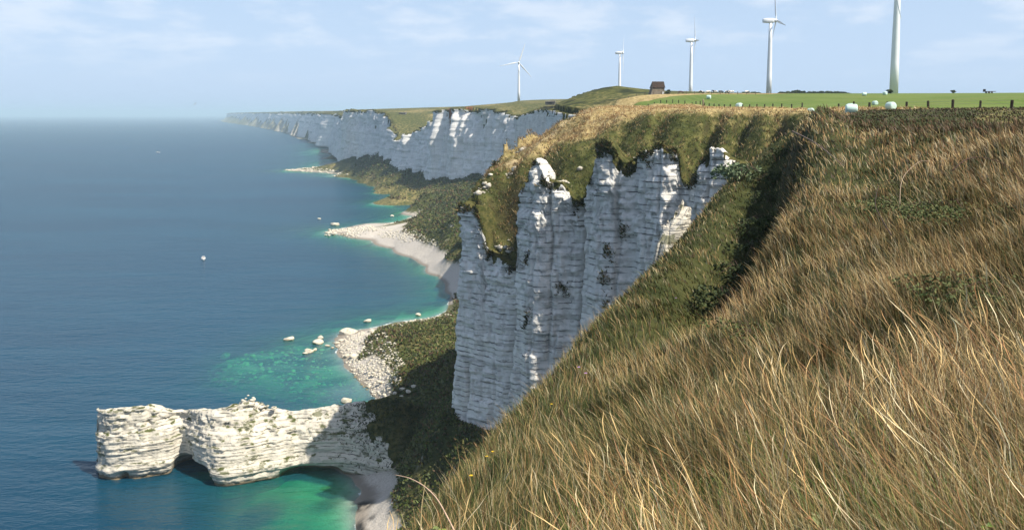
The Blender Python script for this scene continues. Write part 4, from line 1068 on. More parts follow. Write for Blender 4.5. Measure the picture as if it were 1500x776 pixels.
def bunker(u, v, Y, w, h, label):
    x, _, z = at(u, v, Y); z = min(gz(x, Y), z + 0.5) - 0.4
    root = empty("concrete_bunker", (x, Y, z), R(-8)); tag(root, label, "bunker")
    cm = simple("weathered_concrete", (0.20, 0.185, 0.16), 0.9, 0.1, 0.2, 1.0)
    bm = bmesh.new(); add_box(bm, (0, 0, h / 2), (w, w * .8, h), 0, 0.08); bm_obj("wall", bm, cm, root)
    bm = bmesh.new()
    V = [(-w / 2 - .4, -w * .45, h + .02), (w / 2 + .4, -w * .45, h + .02), (w / 2 + .4, w * .45, h + .02), (-w / 2 - .4, w * .45, h + .02), (-w / 2 + .5, -w * .4, h + .55), (w / 2 + .1, -w * .4, h + .75), (w / 2 + .1, w * .4, h + .75), (-w / 2 + .5, w * .4, h + .55)]
    vv = [bm.verts.new(p) for p in V]
    for f in [(3, 2, 1, 0), (4, 5, 6, 7), (0, 1, 5, 4), (1, 2, 6, 5), (2, 3, 7, 6), (3, 0, 4, 7)]: bm.faces.new([vv[i] for i in f])
    bm_obj("roof", bm, cm, root)
    bm = bmesh.new(); add_box(bm, (0, -w * .4 - .02, h * .55), (w * .45, .12, h * .22)); bm_obj("slit", bm, simple("bunker_slit", (0.02, 0.02, 0.02), 0.9), root)
bunker(806, 143, 482, 5.4, 1.7, "low grey concrete bunker on the ridge beside the grassy mound")
bunker(590, 154, 1290, 10, 2.2, "low concrete bunker on the skyline of the distant cliff top")

# fences
MAT_POST = simple("fence_post_wood", (0.060, 0.048, 0.038), 0.9, 0.1, 0.25, 6)
MAT_WIRE = simple("fence_wire", (0.20, 0.20, 0.20), 0.5, 0.4, 0.1)
def fence(line, step, hgt, wid, label, wires=2, mat=None):
    P = np.array(line, float); L = np.concatenate([[0], np.cumsum(np.hypot(*np.diff(P, axis=0).T))])
    s = np.arange(0, L[-1] + 0.01, step)
    X, Y = np.interp(s, L, P[:, 0]), np.interp(s, L, P[:, 1])
    Z = top_height(X, Y)
    root = empty("post_fence", (X[0], Y[0], Z[0])); tag(root, label, "fence")
    bm = bmesh.new(); add_lathe(bm, [(wid * .5, -0.6), (wid * .5, hgt - .05), (wid * .36, hgt)], 8)
    me = bpy.data.meshes.new("post"); bm.to_mesh(me); bm.free(); me.materials.append(mat or MAT_POST)
    tops = []
    for i in range(len(s)):
        o = bpy.data.objects.new("post", me); o.parent = root
        o.location = (X[i] - X[0], Y[i] - Y[0], Z[i] - Z[0]); k = random.uniform(.88, 1.14)
        o.scale = (random.uniform(.85, 1.25),) * 2 + (k,); o.rotation_euler = (random.uniform(-.06, .06), random.uniform(-.06, .06), random.uniform(0, 3))
        link(o); tops.append(Vector(o.location))
    for w in range(wires):
        bm = bmesh.new(); add_tube(bm, [t + Vector((0, 0, hgt * (0.88 - 0.33 * w))) for t in tops], 0.012, 4); bm_obj("wire", bm, MAT_WIRE, root)
fence([(59.5, 100), (60.5, 160), (61.5, 220), (63, 300)], 6.9, 1.05, 0.30, "dark post and wire fence between the green field and the dry cliff edge grass")
pA, pB = ground_hit(1012, 156, 150, 420), ground_hit(880, 148, 150, 420)
fence([(63, 306), (55, 316), (36, 335)], 2.9, 1.2, 0.30, "closely spaced post fence from the gate post towards the grassy mound")
fence([(102, 352), (88, 356), (66, 366), (45, 372)], 3.6, 1.2, 0.24, "weathered brown post fence in front of the stone barn", mat=simple("grey_post_wood", (0.17, 0.13, 0.10), 0.9, 0.1, 0.2, 5))
x, y, z = 61.0, 268.0, 0; z = gz(x, y)
bm = bmesh.new(); add_lathe(bm, [(0.26, -.6), (0.27, 1.9), (0.24, 2.35), (0.1, 2.45)], 10)
o = bm_obj("gate_post", bm, simple("pale_post", (0.34, 0.27, 0.19), 0.9, 0.1, 0.2, 5), None, True); o.location = (x, y, z); tag(o, "tall pale wooden gate post rising above the dark fence", "post")

# wrapped bales
MAT_WRAP = simple("bale_wrap", (0.55, 0.70, 0.62), 0.3, 0.5, 0.06, 2.5, 0.2)
def bale_mesh(seed):
    bm = bmesh.new(); r_ = 0.62
    prof = [(0.12, -0.61), (0.45, -0.60), (0.58, -0.55), (r_, -0.42), (r_ + .015, 0), (r_, 0.42), (0.58, 0.55), (0.45, 0.60), (0.12, 0.61)]
    add_lathe(bm, prof, 20, Matrix.Rotation(R(90), 4, 'X'))
    for v in bm.verts:
        n = float(noise3(v.co.x * 3 + seed, v.co.y * 3, v.co.z * 3, seed)); v.co *= 1 + 0.035 * n
        if v.co.z < -0.52: v.co.z = -0.52
    me = bpy.data.meshes.new("wrapped_bale"); bm.to_mesh(me); bm.free(); me.materials.append(MAT_WRAP)
    me.polygons.foreach_set("use_smooth", np.ones(len(me.polygons), bool)); return me
BALE = [bale_mesh(3), bale_mesh(9)]
BAND = simple("bale_shadow_fold", (0.36, 0.50, 0.45), 0.4, 0.4, 0.1)
for (u, y, px, rz, lab) in [(1300, 112, 16, 20, "pale green wrapped bale in the field nearest the thick turbine tower"), (1243, 106, 19, 75, "longest pale green wrapped bale, lying side-on against the fence posts"),
                           (1242, 150, 11, 40, "wrapped bale standing just behind the side-on bale at the fence"), (1277, 165, 9, 10, "wrapped bale standing alone between the fence and the thick turbine tower"), (1184, 172, 10.5, 30, "wrapped bale beside a fence post left of the bale pair"),
                           (1080, 228, 11, 25, "wrapped bale half behind the fence near the gate post"), (1035.5, 325, 8, 60, "wrapped bale lying among the cows"), (1261, 300, 7.5, 80, "small far wrapped bale left of the thick turbine tower foot"), (1291, 310, 7, 30, "small far wrapped bale close by the thick turbine tower foot")]:
    x = (u - CX) / F_PX * 1.004 * y; z = gz(x, y)
    r = min(max(px * y / F_PX / 1.62, 0.7), 1.45)
    o = bpy.data.objects.new("wrapped_bale", random.choice(BALE)); o.location = (x, y, z + 0.52 * r - 0.03); o.scale = (r, r * (1.15 if 'side-on' in lab else 1), r); o.rotation_euler = (0, 0, R(rz))
    link(o); tag(o, lab, "bale", "wrapped bales in the green field")

# cows
def cow_mesh(graze, seed):
    bm = bmesh.new(); sk = bm.verts.layers.skin.verify()
    def chain(pts, start=None):
        prev = start
        for p, r in pts:
            v = bm.verts.new(p); v[sk].radius = (r, r) if not isinstance(r, tuple) else r
            if prev is not None: bm.edges.new((prev, v))
            prev = v
        return prev
    pel = bm.verts.new((-0.75, 0, 1.12)); pel[sk].radius = (0.33, 0.33); pel[sk].use_root = True
    bel = bm.verts.new((-0.1, 0, 1.02)); bel[sk].radius = (0.40, 0.38); bm.edges.new((pel, bel))
    she = bm.verts.new((0.6, 0, 1.10)); she[sk].radius = (0.33, 0.36); bm.edges.new((bel, she))
    if graze: chain([((0.95, 0, 0.95), 0.19), ((1.15, 0, 0.62), 0.14), ((1.25, 0, 0.36), 0.14), ((1.4, 0, 0.14), 0.08)], she)
    else: chain([((0.95, 0, 1.32), 0.19), ((1.15, 0, 1.5), 0.15), ((1.4, 0, 1.42), 0.13), ((1.62, 0, 1.28), 0.08)], she)
    for s in (-1, 1):
        chain([((-0.85, s * .22, .78), .17), ((-0.78, s * .23, .62), .11), ((-0.95, s * .23, .42), .07), ((-0.9, s * .23, .08), .055)], pel)
        chain([((0.58, s * .2, .72), .13), ((0.6, s * .2, .42), .075), ((0.6, s * .2, .08), .055)], she)
    chain([((-1.12, 0, 1.22), .05), ((-1.2, 0, .9), .03), ((-1.2, 0, .5), .04)], pel)
    me = bpy.data.meshes.new("cow"); bm.to_mesh(me); bm.free(); return me
def cow_mat(dark):
    m = NT("cow_hide", 0.8, 0.2)
    n = m.noise(1.3, 1, 0.3, vec=m.mapv((1, 1, 1), m.obj, loc=(dark * 7, 3, dark * 5)))
    m.color(m.mix(m.rng(n, dark - 0.02, dark + 0.02), (0.02, 0.018, 0.016), (0.75, 0.72, 0.68))); return m.m
CM = [cow_mat(0.42), cow_mat(0.52), cow_mat(0.62)]
MB_ = simple("cow_brown", (0.10, 0.055, 0.035), 0.8, 0.2)
cowspec = [(995, 2, 1, 12, "dark brown cow grazing beside the barn's bush", MB_), (1024, 1, 1, 15, "dark cow grazing left of the wrapped bale among the herd", CM[2]), (1044, 2, 0, 170, "black cow standing just right of the wrapped bale among the herd", CM[2]), (1053, 1, 1, 8, "black and white cow grazing beside the standing black cow", CM[1]),
           (1068, 0, 0, 175, "mostly white cow standing with its head raised at the edge of the herd", CM[0]), (1062, 1, 1, 30, "small dark cow between the white cow and the pied cow", CM[2]), (1091, 0, 1, 5, "white and black cow grazing apart from the herd by the far hedge", CM[0]), (1034, 0, 1, 190, "white cow mostly behind the wrapped bale", CM[0])]
for u, _, gr, rz, lab, mt in cowspec:
    Y = 372 + random.uniform(-8, 12); x = (u - CX) / F_PX * 1.004 * Y; z = gz(x, Y)
    me = cow_mesh(gr, 1); me.materials.append(mt)
    o = bpy.data.objects.new("cow", me); o.location = (x, Y, z + .02); o.rotation_euler = (0, 0, R(rz)); o.scale = (1.0, 1.0, 1.0)
    link(o); mo = o.modifiers.new("skin", 'SKIN'); mo.use_smooth_shade = True; o.modifiers.new("sub", 'SUBSURF').render_levels = 1
    tag(o, lab, "cow", "cows grazing at the field edge")

# trees and bushes on the skyline
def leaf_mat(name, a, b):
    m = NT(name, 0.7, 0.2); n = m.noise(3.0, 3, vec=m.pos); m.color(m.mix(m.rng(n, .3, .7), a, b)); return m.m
MAT_LEAF = leaf_mat("tree_leaves", (0.035, 0.055, 0.020), (0.075, 0.095, 0.030))
MAT_BARK = simple("tree_bark", (0.09, 0.07, 0.05), 0.9, 0.1, 0.2, 4)
def leaf_cloud(n, blobs, size, seed):
    r = np.random.default_rng(seed); B = np.array(blobs, float)
    k = r.integers(len(B), size=n); d = r.normal(size=(n, 3)); d /= np.linalg.norm(d, axis=1, keepdims=True)
    rad = r.uniform(0.55, 1.0, size=(n, 1)) ** 0.6
    c = B[k, :3] + d * rad * B[k, 3:6]
    a = r.normal(size=(n, 3)); a /= np.linalg.norm(a, axis=1, keepdims=True)
    b = np.cross(a, r.normal(size=(n, 3))); b /= np.linalg.norm(b, axis=1, keepdims=True)
    s = size * r.uniform(.6, 1.3, size=(n, 1))
    V = np.stack([c - a * s, c + b * s * .55, c + a * s, c - b * s * .55], 1).reshape(-1, 3)
    return V, np.arange(4 * n).reshape(n, 4)
def tree(x, Y, h, w, label, cat="tree", name="hedge_tree", group=None, seed=0, n=700, leaf=0.45, mat=None):
    z = gz(x, Y) - 0.2
    root = empty(name, (x, Y, z)); tag(root, label, cat, group)
    r = random.Random(seed)
    bm = bmesh.new(); add_tube(bm, [(0, 0, 0), (.05 * w, 0, h * .3), (0, 0, h * .65)], [h * .035, h * .028, h * .012], 7)
    for k in range(4):
        a = r.uniform(0, 6.28); add_tube(bm, [(0, 0, h * .25), (math.cos(a) * w * .2, math.sin(a) * w * .2, h * .5), (math.cos(a) * w * .36, math.sin(a) * w * .36, h * .66)], [h * .02, h * .012, h * .006], 5)
    bm_obj("trunk", bm, MAT_BARK, root)
    blobs = []
    for k in range(9):
        a = r.uniform(0, 6.28); q = r.uniform(0, .36)
        blobs.append((math.cos(a) * q * w, math.sin(a) * q * w, h * r.uniform(.35, .82), w * r.uniform(.14, .24), w * r.uniform(.14, .24), h * r.uniform(.12, .2)))
    V, Q = leaf_cloud(n, blobs, leaf, seed)
    mesh_np("crown", V, Q, mat or MAT_LEAF, root, smooth=False)
TG = "low trees of the far hedge"
for i, (u, v) in enumerate([(1090, 136.4), (1098, 135.8), (1106, 136.6), (1142, 136), (1150, 134.6), (1158, 133.2), (1166, 132.6), (1173, 133.8), (1181, 134.8), (1190, 135.4), (1199, 135), (1208, 134.6), (1217, 135.2), (1226, 135), (1235, 136)]):
    Y = 640 + (i % 3) * 14; x = (u - CX) / F_PX * 1.004 * Y
    h = max(at(u, v, Y)[2] - gz(x, Y), 2.0) + 0.8
    tree(x, Y, h, 7.5, "low dark tree in the far hedge between the turbine towers" if u > 1120 else "low dark tree in the short far hedge behind the grazing cow", group=TG if u > 1120 else "low trees behind the cow", seed=40 + i, n=420, leaf=.7)
tree(at(979, 138, 392)[0], 392, 3.0, 3.6, "round bush growing against the stone barn", "bush", "bush", None, 77, 600, .3)
tree(at(1397, 138, 430)[0], 430, 2.0, 3.4, "small round bush alone on the field's skyline", "bush", "bush", None, 78, 400, .3)
tree(at(1298, 138, 350)[0], 346, 1.9, 3.2, "dark bush at the foot of the thick turbine tower", "bush", "bush", None, 79, 500, .3)
for i, (u, Y) in enumerate([(872, 470), (862, 474), (852, 478), (843, 482)]):
    tree(at(u, 138, Y)[0], Y, 2.2, 6.5, "dark scrub bush on the slope of the grassy mound", "bush", "bush", "scrub on the mound", 90 + i, 600, .45, leaf_mat("scrub_leaves%d" % i, (0.03, 0.04, 0.016), (0.06, 0.07, 0.025)) if i == 0 else bpy.data.materials["scrub_leaves0"])
x, y, z = ground_hit(1442, 140, 200, 500); y = 330; x = (1442 - CX) / F_PX * 1.004 * y; z = gz(x, y)
tr = empty("hay_trailer", (x, y, z)); tag(tr, "small dark flat trailer parked on the field's skyline", "trailer")
dm = simple("trailer_dark", (0.06, 0.045, 0.04), 0.7)
bm = bmesh.new(); add_box(bm, (0, 0, .75), (4.2, 1.9, .22), 0, .03); bm_obj("bed", bm, dm, tr)
bm = bmesh.new(); add_box(bm, (-1.95, 0, 1.25), (.12, 1.8, .8), 0, .02); bm_obj("headboard", bm, dm, tr)
for sx in (-.7, .5):
    for sy in (-.95, .95):
        bm = bmesh.new(); add_lathe(bm, [(.2, -.1), (.36, -.1), (.38, 0), (.36, .1), (.2, .1)], 16, Matrix.Translation((sx, sy, .38)) @ Matrix.Rotation(R(90), 4, 'X')); bm_obj("wheel", bm, dm, tr)

# ------------------------------------------------------------------ boats and a gull
def boat(u, v, L, W, rz, label, cabin=True, wake=False):
    p = atz(u, v, 0)
    root = empty("motor_boat", (p[0], p[1], 0), rz); tag(root, label, "boat")
    bm = bmesh.new(); secs = []
    for t in np.linspace(-.5, .5, 9):
        w = W / 2 * (1 - max(0, (t - .05) / .45) ** 2.2) if t > .05 else W / 2
        secs.append([bm.verts.new(q) for q in [(t * L, -w, .85 + .35 * max(0, t)), (t * L, -w * .8, .15), (t * L, 0, -.25 + .35 * max(0, t) ** 2), (t * L, w * .8, .15), (t * L, w, .85 + .35 * max(0, t)), (t * L, 0, .70 + .3 * max(0, t))]])
    for a, b in zip(secs[:-1], secs[1:]):
        for k in range(6): bm.faces.new((a[k], b[k], b[(k + 1) % 6], a[(k + 1) % 6]))
    bm.faces.new(secs[0]); bm.faces.new(secs[-1][::-1]); bmesh.ops.recalc_face_normals(bm, faces=bm.faces)
    bm_obj("hull", bm, simple("boat_white", (0.80, 0.78, 0.75), 0.4, .4, .03), root)
    bm = bmesh.new(); add_box(bm, (L * .08, 0, 1.45), (L * .3, W * .7, 1.5), 0, .12); cb = bm_obj("cabin", bm, simple("cabin_white", (0.78, 0.74, 0.70), .4), root)
    bm = bmesh.new(); add_box(bm, (L * .08, 0, 1.75), (L * .31, W * .55, .55), 0, .03); bm_obj("window", bm, simple("cabin_glass", (0.06, 0.03, 0.03), .15, .6), cb)
    bm = bmesh.new(); add_box(bm, (-L * .45, 0, .9), (.5, .5, .9), 0, .06); bm_obj("outboard_motor", bm, simple("motor_red", (0.35, 0.08, 0.06), .4), root)
boat(298, 380, 6.5, 2.8, R(-70), "small white motor boat lying still on the open blue sea")
boat(231, 223.5, 12.0, 4.0, R(170), "distant white boat under way far out on the sea")
def gull(u, v, Y, span, label):
    p = at(u, v, Y)
    root = empty("gull", p, R(35)); root.rotation_euler = (0, R(-38), R(25)); tag(root, label, "bird")
    bm = bmesh.new(); add_tube(bm, [(0, -.3, 0), (0, -.22, .0), (0, 0, 0), (0, .2, 0), (0, .33, -.01)], [.015, .055, .085, .05, .01], 8); bm_obj("body", bm, simple("gull_white", (0.5, 0.5, 0.52), .7), root, True)
    for s in (-1, 1):
        bm = bmesh.new(); pts = [(0, .1, 0), (.3, .16, .12), (.68, -.02, .05), (.3, -.02, .12), (0, -.1, 0)]
        t = [bm.verts.new((s * a * span, b, c)) for a, b, c in pts]; q = [bm.verts.new((s * a * span, b, c - .02)) for a, b, c in pts]
        bm.faces.new(t); bm.faces.new(q[::-1])
        for i in range(5): bm.faces.new((t[i], t[(i + 1) % 5], q[(i + 1) % 5], q[i]))
        bmesh.ops.recalc_face_normals(bm, faces=bm.faces)
        bm_obj("wing", bm, simple("gull_grey", (0.25, 0.26, 0.28), .7), root)
gull(285, 153, 190, 0.85, "grey gull gliding above the sea horizon")

# ------------------------------------------------------------------ grass and plants of the near slope
def blade_material(name, trans=0.25, rough=0.6):
    m = NT(name, rough, 0.25)
    c = m.attr("tint"); m.color(c)
    tl = m.n("ShaderNodeBsdfTranslucent"); m.l(c, tl.inputs["Color"])
    mx = m.n("ShaderNodeMixShader"); mx.inputs[0].default_value = trans
    m.l(m.b.outputs[0], mx.inputs[1]); m.l(tl.outputs[0], mx.inputs[2]); m.l(mx.outputs[0], m.out.inputs["Surface"])
    return m.m
MAT_BLADE = blade_material("grass_blades", 0.12)

def blades(P, H, az, lean, W, psi, c0, c1, nseg, curl=0.3, head=0.0, wig=0.0):
    """ribbons: P roots (n,3); tip leans along az; colours root c0 -> tip c1"""
    n = len(P)
    t = np.linspace(0, 1, nseg + 1)
    dirx, diry = np.cos(az), np.sin(az)
    tt = t[None, :]
    fwd = (lean[:, None] * (0.35 * tt + 0.65 * tt ** 2)) * H[:, None]
    upz = H[:, None] * (tt * np.sqrt(np.clip(1 - (0.55 * lean[:, None]) ** 2, 0.15, 1)) - curl * lean[:, None] * tt ** 3 * 0.5)
    wx = wig * H[:, None] * np.sin(tt * 5 + psi[:, None] * 3) * tt * 0.06
    cx = P[:, 0, None] + dirx[:, None] * fwd - diry[:, None] * wx
    cy = P[:, 1, None] + diry[:, None] * fwd + dirx[:, None] * wx
    cz = P[:, 2, None] + upz - 0.03
    w = W[:, None] * (1 - tt ** 2.2) * (0.65 + 0.35 * (1 - tt)) if head == 0 else W[:, None] * np.where(tt < 0.68, 0.55, 0.55 + head * np.sin(np.clip((tt - 0.68) / 0.32, 0, 1) * math.pi * 0.9 + 0.15))
    w[:, -1] *= 0.12
    sx, sy = np.cos(psi)[:, None] * w * .5, np.sin(psi)[:, None] * w * .5
    L = np.stack([cx - sx, cy - sy, cz], -1); Rr = np.stack([cx + sx, cy + sy, cz], -1)
    V = np.stack([L, Rr], 2).reshape(-1, 3)
    base = (np.arange(n) * (nseg + 1) * 2)[:, None, None]
    k = np.arange(nseg)[None, :, None] * 2
    Q = (base + k + np.array([0, 1, 3, 2])[None, None]).reshape(-1, 4)
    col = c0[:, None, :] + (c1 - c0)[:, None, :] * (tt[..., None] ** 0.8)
    col = np.repeat(col, 2, axis=1).reshape(-1, 3)
    return V, Q, np.concatenate([col, np.ones((len(col), 1))], 1)

def join(parts):
    V, Q, C, n = [], [], [], 0
    for v, q, c in parts:
        V.append(v); Q.append(q + n); C.append(c); n += len(v)
    return np.concatenate(V), np.concatenate(Q), np.concatenate(C)

EDGE = lambda y: np.interp(y, SEC[:, 0], SEC[:, 3])
RIM = lambda y: np.interp(y, SEC[:, 0], SEC[:, 7])
def slope_points(n, d0, d1, k0=-0.22, k1=0.70, power=0.0):
    """roots on the near slope, denser near the path"""
    y = np.exp(rng.uniform(math.log(d0), math.log(d1), n)) if power == 0 else d0 + (d1 - d0) * rng.random(n) ** power
    x = rng.uniform(k0, k1, n) * (y + 0.6)
    ok = x > EDGE(y) - 4.0
    x, y = x[ok], y[ok]
    return x, y
STRAW = np.array([[0.70, 0.495, 0.22], [0.56, 0.37, 0.15], [0.80, 0.65, 0.40], [0.40, 0.215, 0.085], [0.68, 0.47, 0.21], [0.30, 0.15, 0.065]])
GREEN = np.array([[0.105, 0.140, 0.030], [0.13, 0.15, 0.04], [0.070, 0.095, 0.022], [0.17, 0.165, 0.05]])
FRESH = np.array([[0.12, 0.21, 0.035], [0.16, 0.25, 0.05], [0.09, 0.17, 0.03], [0.20, 0.22, 0.06]])
BROWN = np.array([[0.20, 0.115, 0.055], [0.27, 0.16, 0.075], [0.14, 0.085, 0.045], [0.24, 0.15, 0.09]])

def zone(x, y):
    """0..1 dryness, greenness, bracken-brown of the near slope"""
    e = (x - EDGE(y)) / np.maximum(RIM(y) - EDGE(y), 1)
    f = fbm(x / 3.5, y / 3.5, 0, 3, 701); g = fbm(x / 1.3, y / 1.3, 0, 2, 705)
    dry = np.clip(0.50 + 0.70 * f + 0.2 * g - 0.45 * sstep(0.38, 0.0, e) * sstep(6, 14, y) + 0.12 * sstep(0.5, 0.9, e) + 0.5 * sstep(0.72, 0.88, e) * sstep(10, 16, y), 0.05, 1)
    d = np.hypot(x, y)
    dry = dry - 0.45 * sstep(8.0, 3.0, d) * sstep(0.12, 0.4, x / (y + 0.1))
    dh = poly_dist(x, y, HOLLOW); dry = dry - 0.6 * np.exp(-(dh / 2.2) ** 2) * sstep(22, 30, y)
    brown = sstep(0.98, 1.15, e) * sstep(18, 24, y)
    return np.clip(dry, 0.04, 1), brown, e

def wind(x, y, n):
    base = np.interp((x / (y + 0.5)), [-0.1, 0.05, 0.2, 0.6], [1.35, 1.75, 2.55, 2.75])       # radians: tips drift up-slope on the left, to the left on the right
    return base + fbm(x / 1.6, y / 1.6, 0, 2, 711) * 1.9 + rng.normal(size=n) * 0.6

def pick(pal, n): return pal[rng.integers(len(pal), size=n)] * rng.uniform(0.75, 1.2, size=(n, 1))

def grass_layer(n, d0, d1, nseg, hlo, hhi, wmin, wpx, kind, dens=None, lean0=0.25, lean1=1.0, head=0.0, wig=0.0):
    x, y = slope_points(n, d0, d1)
    dry, brown, e = zone(x, y)
    r = rng.random(len(x))
    clump = 0.5 + 0.55 * fbm(x / 0.42, y / 0.42, 0, 2, 721) + 0.35 * fbm(x / 1.5, y / 1.5, 0, 2, 723)
    if kind == 'straw': keep = (r < dry * (0.06 + 1.5 * np.clip(clump - 0.12, 0, 1))) & (brown < 0.5)
    elif kind == 'green': keep = (r < (1.15 - dry) * (0.3 + clump)) & (brown < 0.5)
    elif kind == 'under': keep = r < 0.9
    elif kind == 'bracken': keep = r < brown
    x, y, dry = x[keep], y[keep], dry[keep]; n = len(x)
    z = top_height(x, y)
    d = np.sqrt(x * x + y * y + (CAM_H - z) ** 2)
    far = d > 1.15
    x, y, z, d, dry = x[far], y[far], z[far], d[far], dry[far]; n = len(x)
    cl = fbm(x / 1.1, y / 1.1, 0, 2, 731)
    H = rng.uniform(hlo, hhi, n) * (1 + 0.35 * cl)
    W = np.maximum(wmin * rng.uniform(.7, 1.3, n), wpx * d / 835.0)
    az = wind(x, y, n); lean = rng.uniform(lean0, lean1, n)
    psi = np.arctan2(y, x) + math.pi / 2 + rng.normal(size=n) * 0.7
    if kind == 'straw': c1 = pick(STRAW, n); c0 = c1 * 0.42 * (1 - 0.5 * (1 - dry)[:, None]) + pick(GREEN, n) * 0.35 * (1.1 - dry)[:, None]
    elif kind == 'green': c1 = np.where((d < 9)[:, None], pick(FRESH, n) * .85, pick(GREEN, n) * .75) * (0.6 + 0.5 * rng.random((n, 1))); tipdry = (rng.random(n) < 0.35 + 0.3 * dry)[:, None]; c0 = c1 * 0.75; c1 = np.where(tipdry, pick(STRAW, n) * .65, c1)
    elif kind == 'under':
        mixd = (rng.random(n) < 0.2 + 0.4 * dry)[:, None]; c1 = np.where(mixd, pick(BROWN, n) * .42, pick(GREEN, n) * .42); c0 = c1 * 0.6  # understory tint darkened to paint in the shadowed gaps between blades
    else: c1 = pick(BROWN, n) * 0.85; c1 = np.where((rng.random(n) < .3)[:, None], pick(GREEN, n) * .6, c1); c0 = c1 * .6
    return blades(np.stack([x, y, z], -1), H, az, lean, W, psi, c0, np.clip(c1, 0, .85), nseg, 0.35, head, wig)

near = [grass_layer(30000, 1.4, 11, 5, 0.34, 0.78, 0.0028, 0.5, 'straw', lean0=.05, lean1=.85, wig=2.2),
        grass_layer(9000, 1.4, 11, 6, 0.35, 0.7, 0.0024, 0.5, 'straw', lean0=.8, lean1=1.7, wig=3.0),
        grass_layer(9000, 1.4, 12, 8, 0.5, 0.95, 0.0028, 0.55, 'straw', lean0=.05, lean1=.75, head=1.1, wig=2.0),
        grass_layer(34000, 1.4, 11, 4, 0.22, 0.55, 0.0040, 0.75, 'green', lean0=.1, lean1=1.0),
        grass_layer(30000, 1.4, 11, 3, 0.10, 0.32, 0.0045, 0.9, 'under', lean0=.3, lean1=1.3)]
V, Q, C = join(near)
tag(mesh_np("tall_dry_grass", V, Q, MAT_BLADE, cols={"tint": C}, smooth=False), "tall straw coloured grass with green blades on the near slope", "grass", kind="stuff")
mid = [grass_layer(64000, 10, 34, 3, 0.35, 0.75, 0.003, 0.5, 'straw', lean0=.1, lean1=.9, wig=1.0),
       grass_layer(42000, 10, 34, 3, 0.22, 0.5, 0.004, 0.75, 'green', lean0=.1, lean1=1.0),
       grass_layer(40000, 10, 34, 2, 0.12, 0.36, 0.005, 1.0, 'under', lean0=.3, lean1=1.2),
       grass_layer(20000, 18, 64, 2, 0.25, 0.55, 0.006, 0.9, 'bracken', lean0=.1, lean1=.9)]
V, Q, C = join(mid)
tag(mesh_np("slope_grass", V, Q, MAT_BLADE, cols={"tint": C}, smooth=False), "mixed dry and green grass further down the near slope", "grass", kind="stuff")
farg = [grass_layer(46000, 32, 110, 2, 0.25, 0.55, 0.008, 0.75, 'straw', lean0=.1, lean1=.9),
        grass_layer(36000, 32, 110, 2, 0.2, 0.45, 0.008, 0.9, 'green'),
        grass_layer(30000, 32, 110, 2, 0.15, 0.3, 0.008, 1.1, 'under')]
V, Q, C = join(farg)
tag(mesh_np("ridge_grass", V, Q, MAT_BLADE, cols={"tint": C}, smooth=False), "rough grass along the ridge of the near slope", "grass", kind="stuff")

# tussocks on the steep turf above the tall cliff and over the headland hill
def tussocks(n):
    x = rng.uniform(-16, 70, n); y = rng.uniform(120, 300, n)
    k = inside(x, y); x, y = x[k], y[k]
    z = top_height(x, y); n = len(x)
    e = 0.6
    slope = np.hypot(top_height(x + e, y) - z, top_height(x, y + e) - z) / e
    keep = (x < 60) & (rng.random(n) < 0.35 + 0.65 * sstep(.2, .7, slope)); x, y, z, slope = x[keep], y[keep], z[keep], slope[keep]; n = len(x)
    f = fbm(x / 8, y / 8, 0, 3, 801)
    dry = np.clip(0.30 + 0.8 * f + 0.6 * sstep(98.5, 101, z) + 0.6 * sstep(194, 206, y) * sstep(80, 88, z), 0, 1)
    parts = []
    for rep in range(6):
        H = rng.uniform(.35, .95, n) * (1 + .4 * f) * np.where(z > 99.5, .6, 1); W = rng.uniform(.09, .2, n)
        az = rng.uniform(0, 6.28, n); lean = rng.uniform(.2, 1.0, n); psi = rng.uniform(0, 3.14, n)
        m_ = (rng.random(n) < dry)[:, None]
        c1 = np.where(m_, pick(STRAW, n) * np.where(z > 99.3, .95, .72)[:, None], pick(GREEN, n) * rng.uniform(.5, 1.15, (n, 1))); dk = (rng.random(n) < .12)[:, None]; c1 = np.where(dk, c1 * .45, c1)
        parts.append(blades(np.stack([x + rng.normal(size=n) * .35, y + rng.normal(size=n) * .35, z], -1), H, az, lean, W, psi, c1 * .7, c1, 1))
    return join(parts)
V, Q, C = tussocks(46000)
tag(mesh_np("cliff_top_turf", V, Q, MAT_BLADE, cols={"tint": C}, smooth=False), "tussocky green and tan turf hanging above the tall cliff", "grass", kind="stuff")

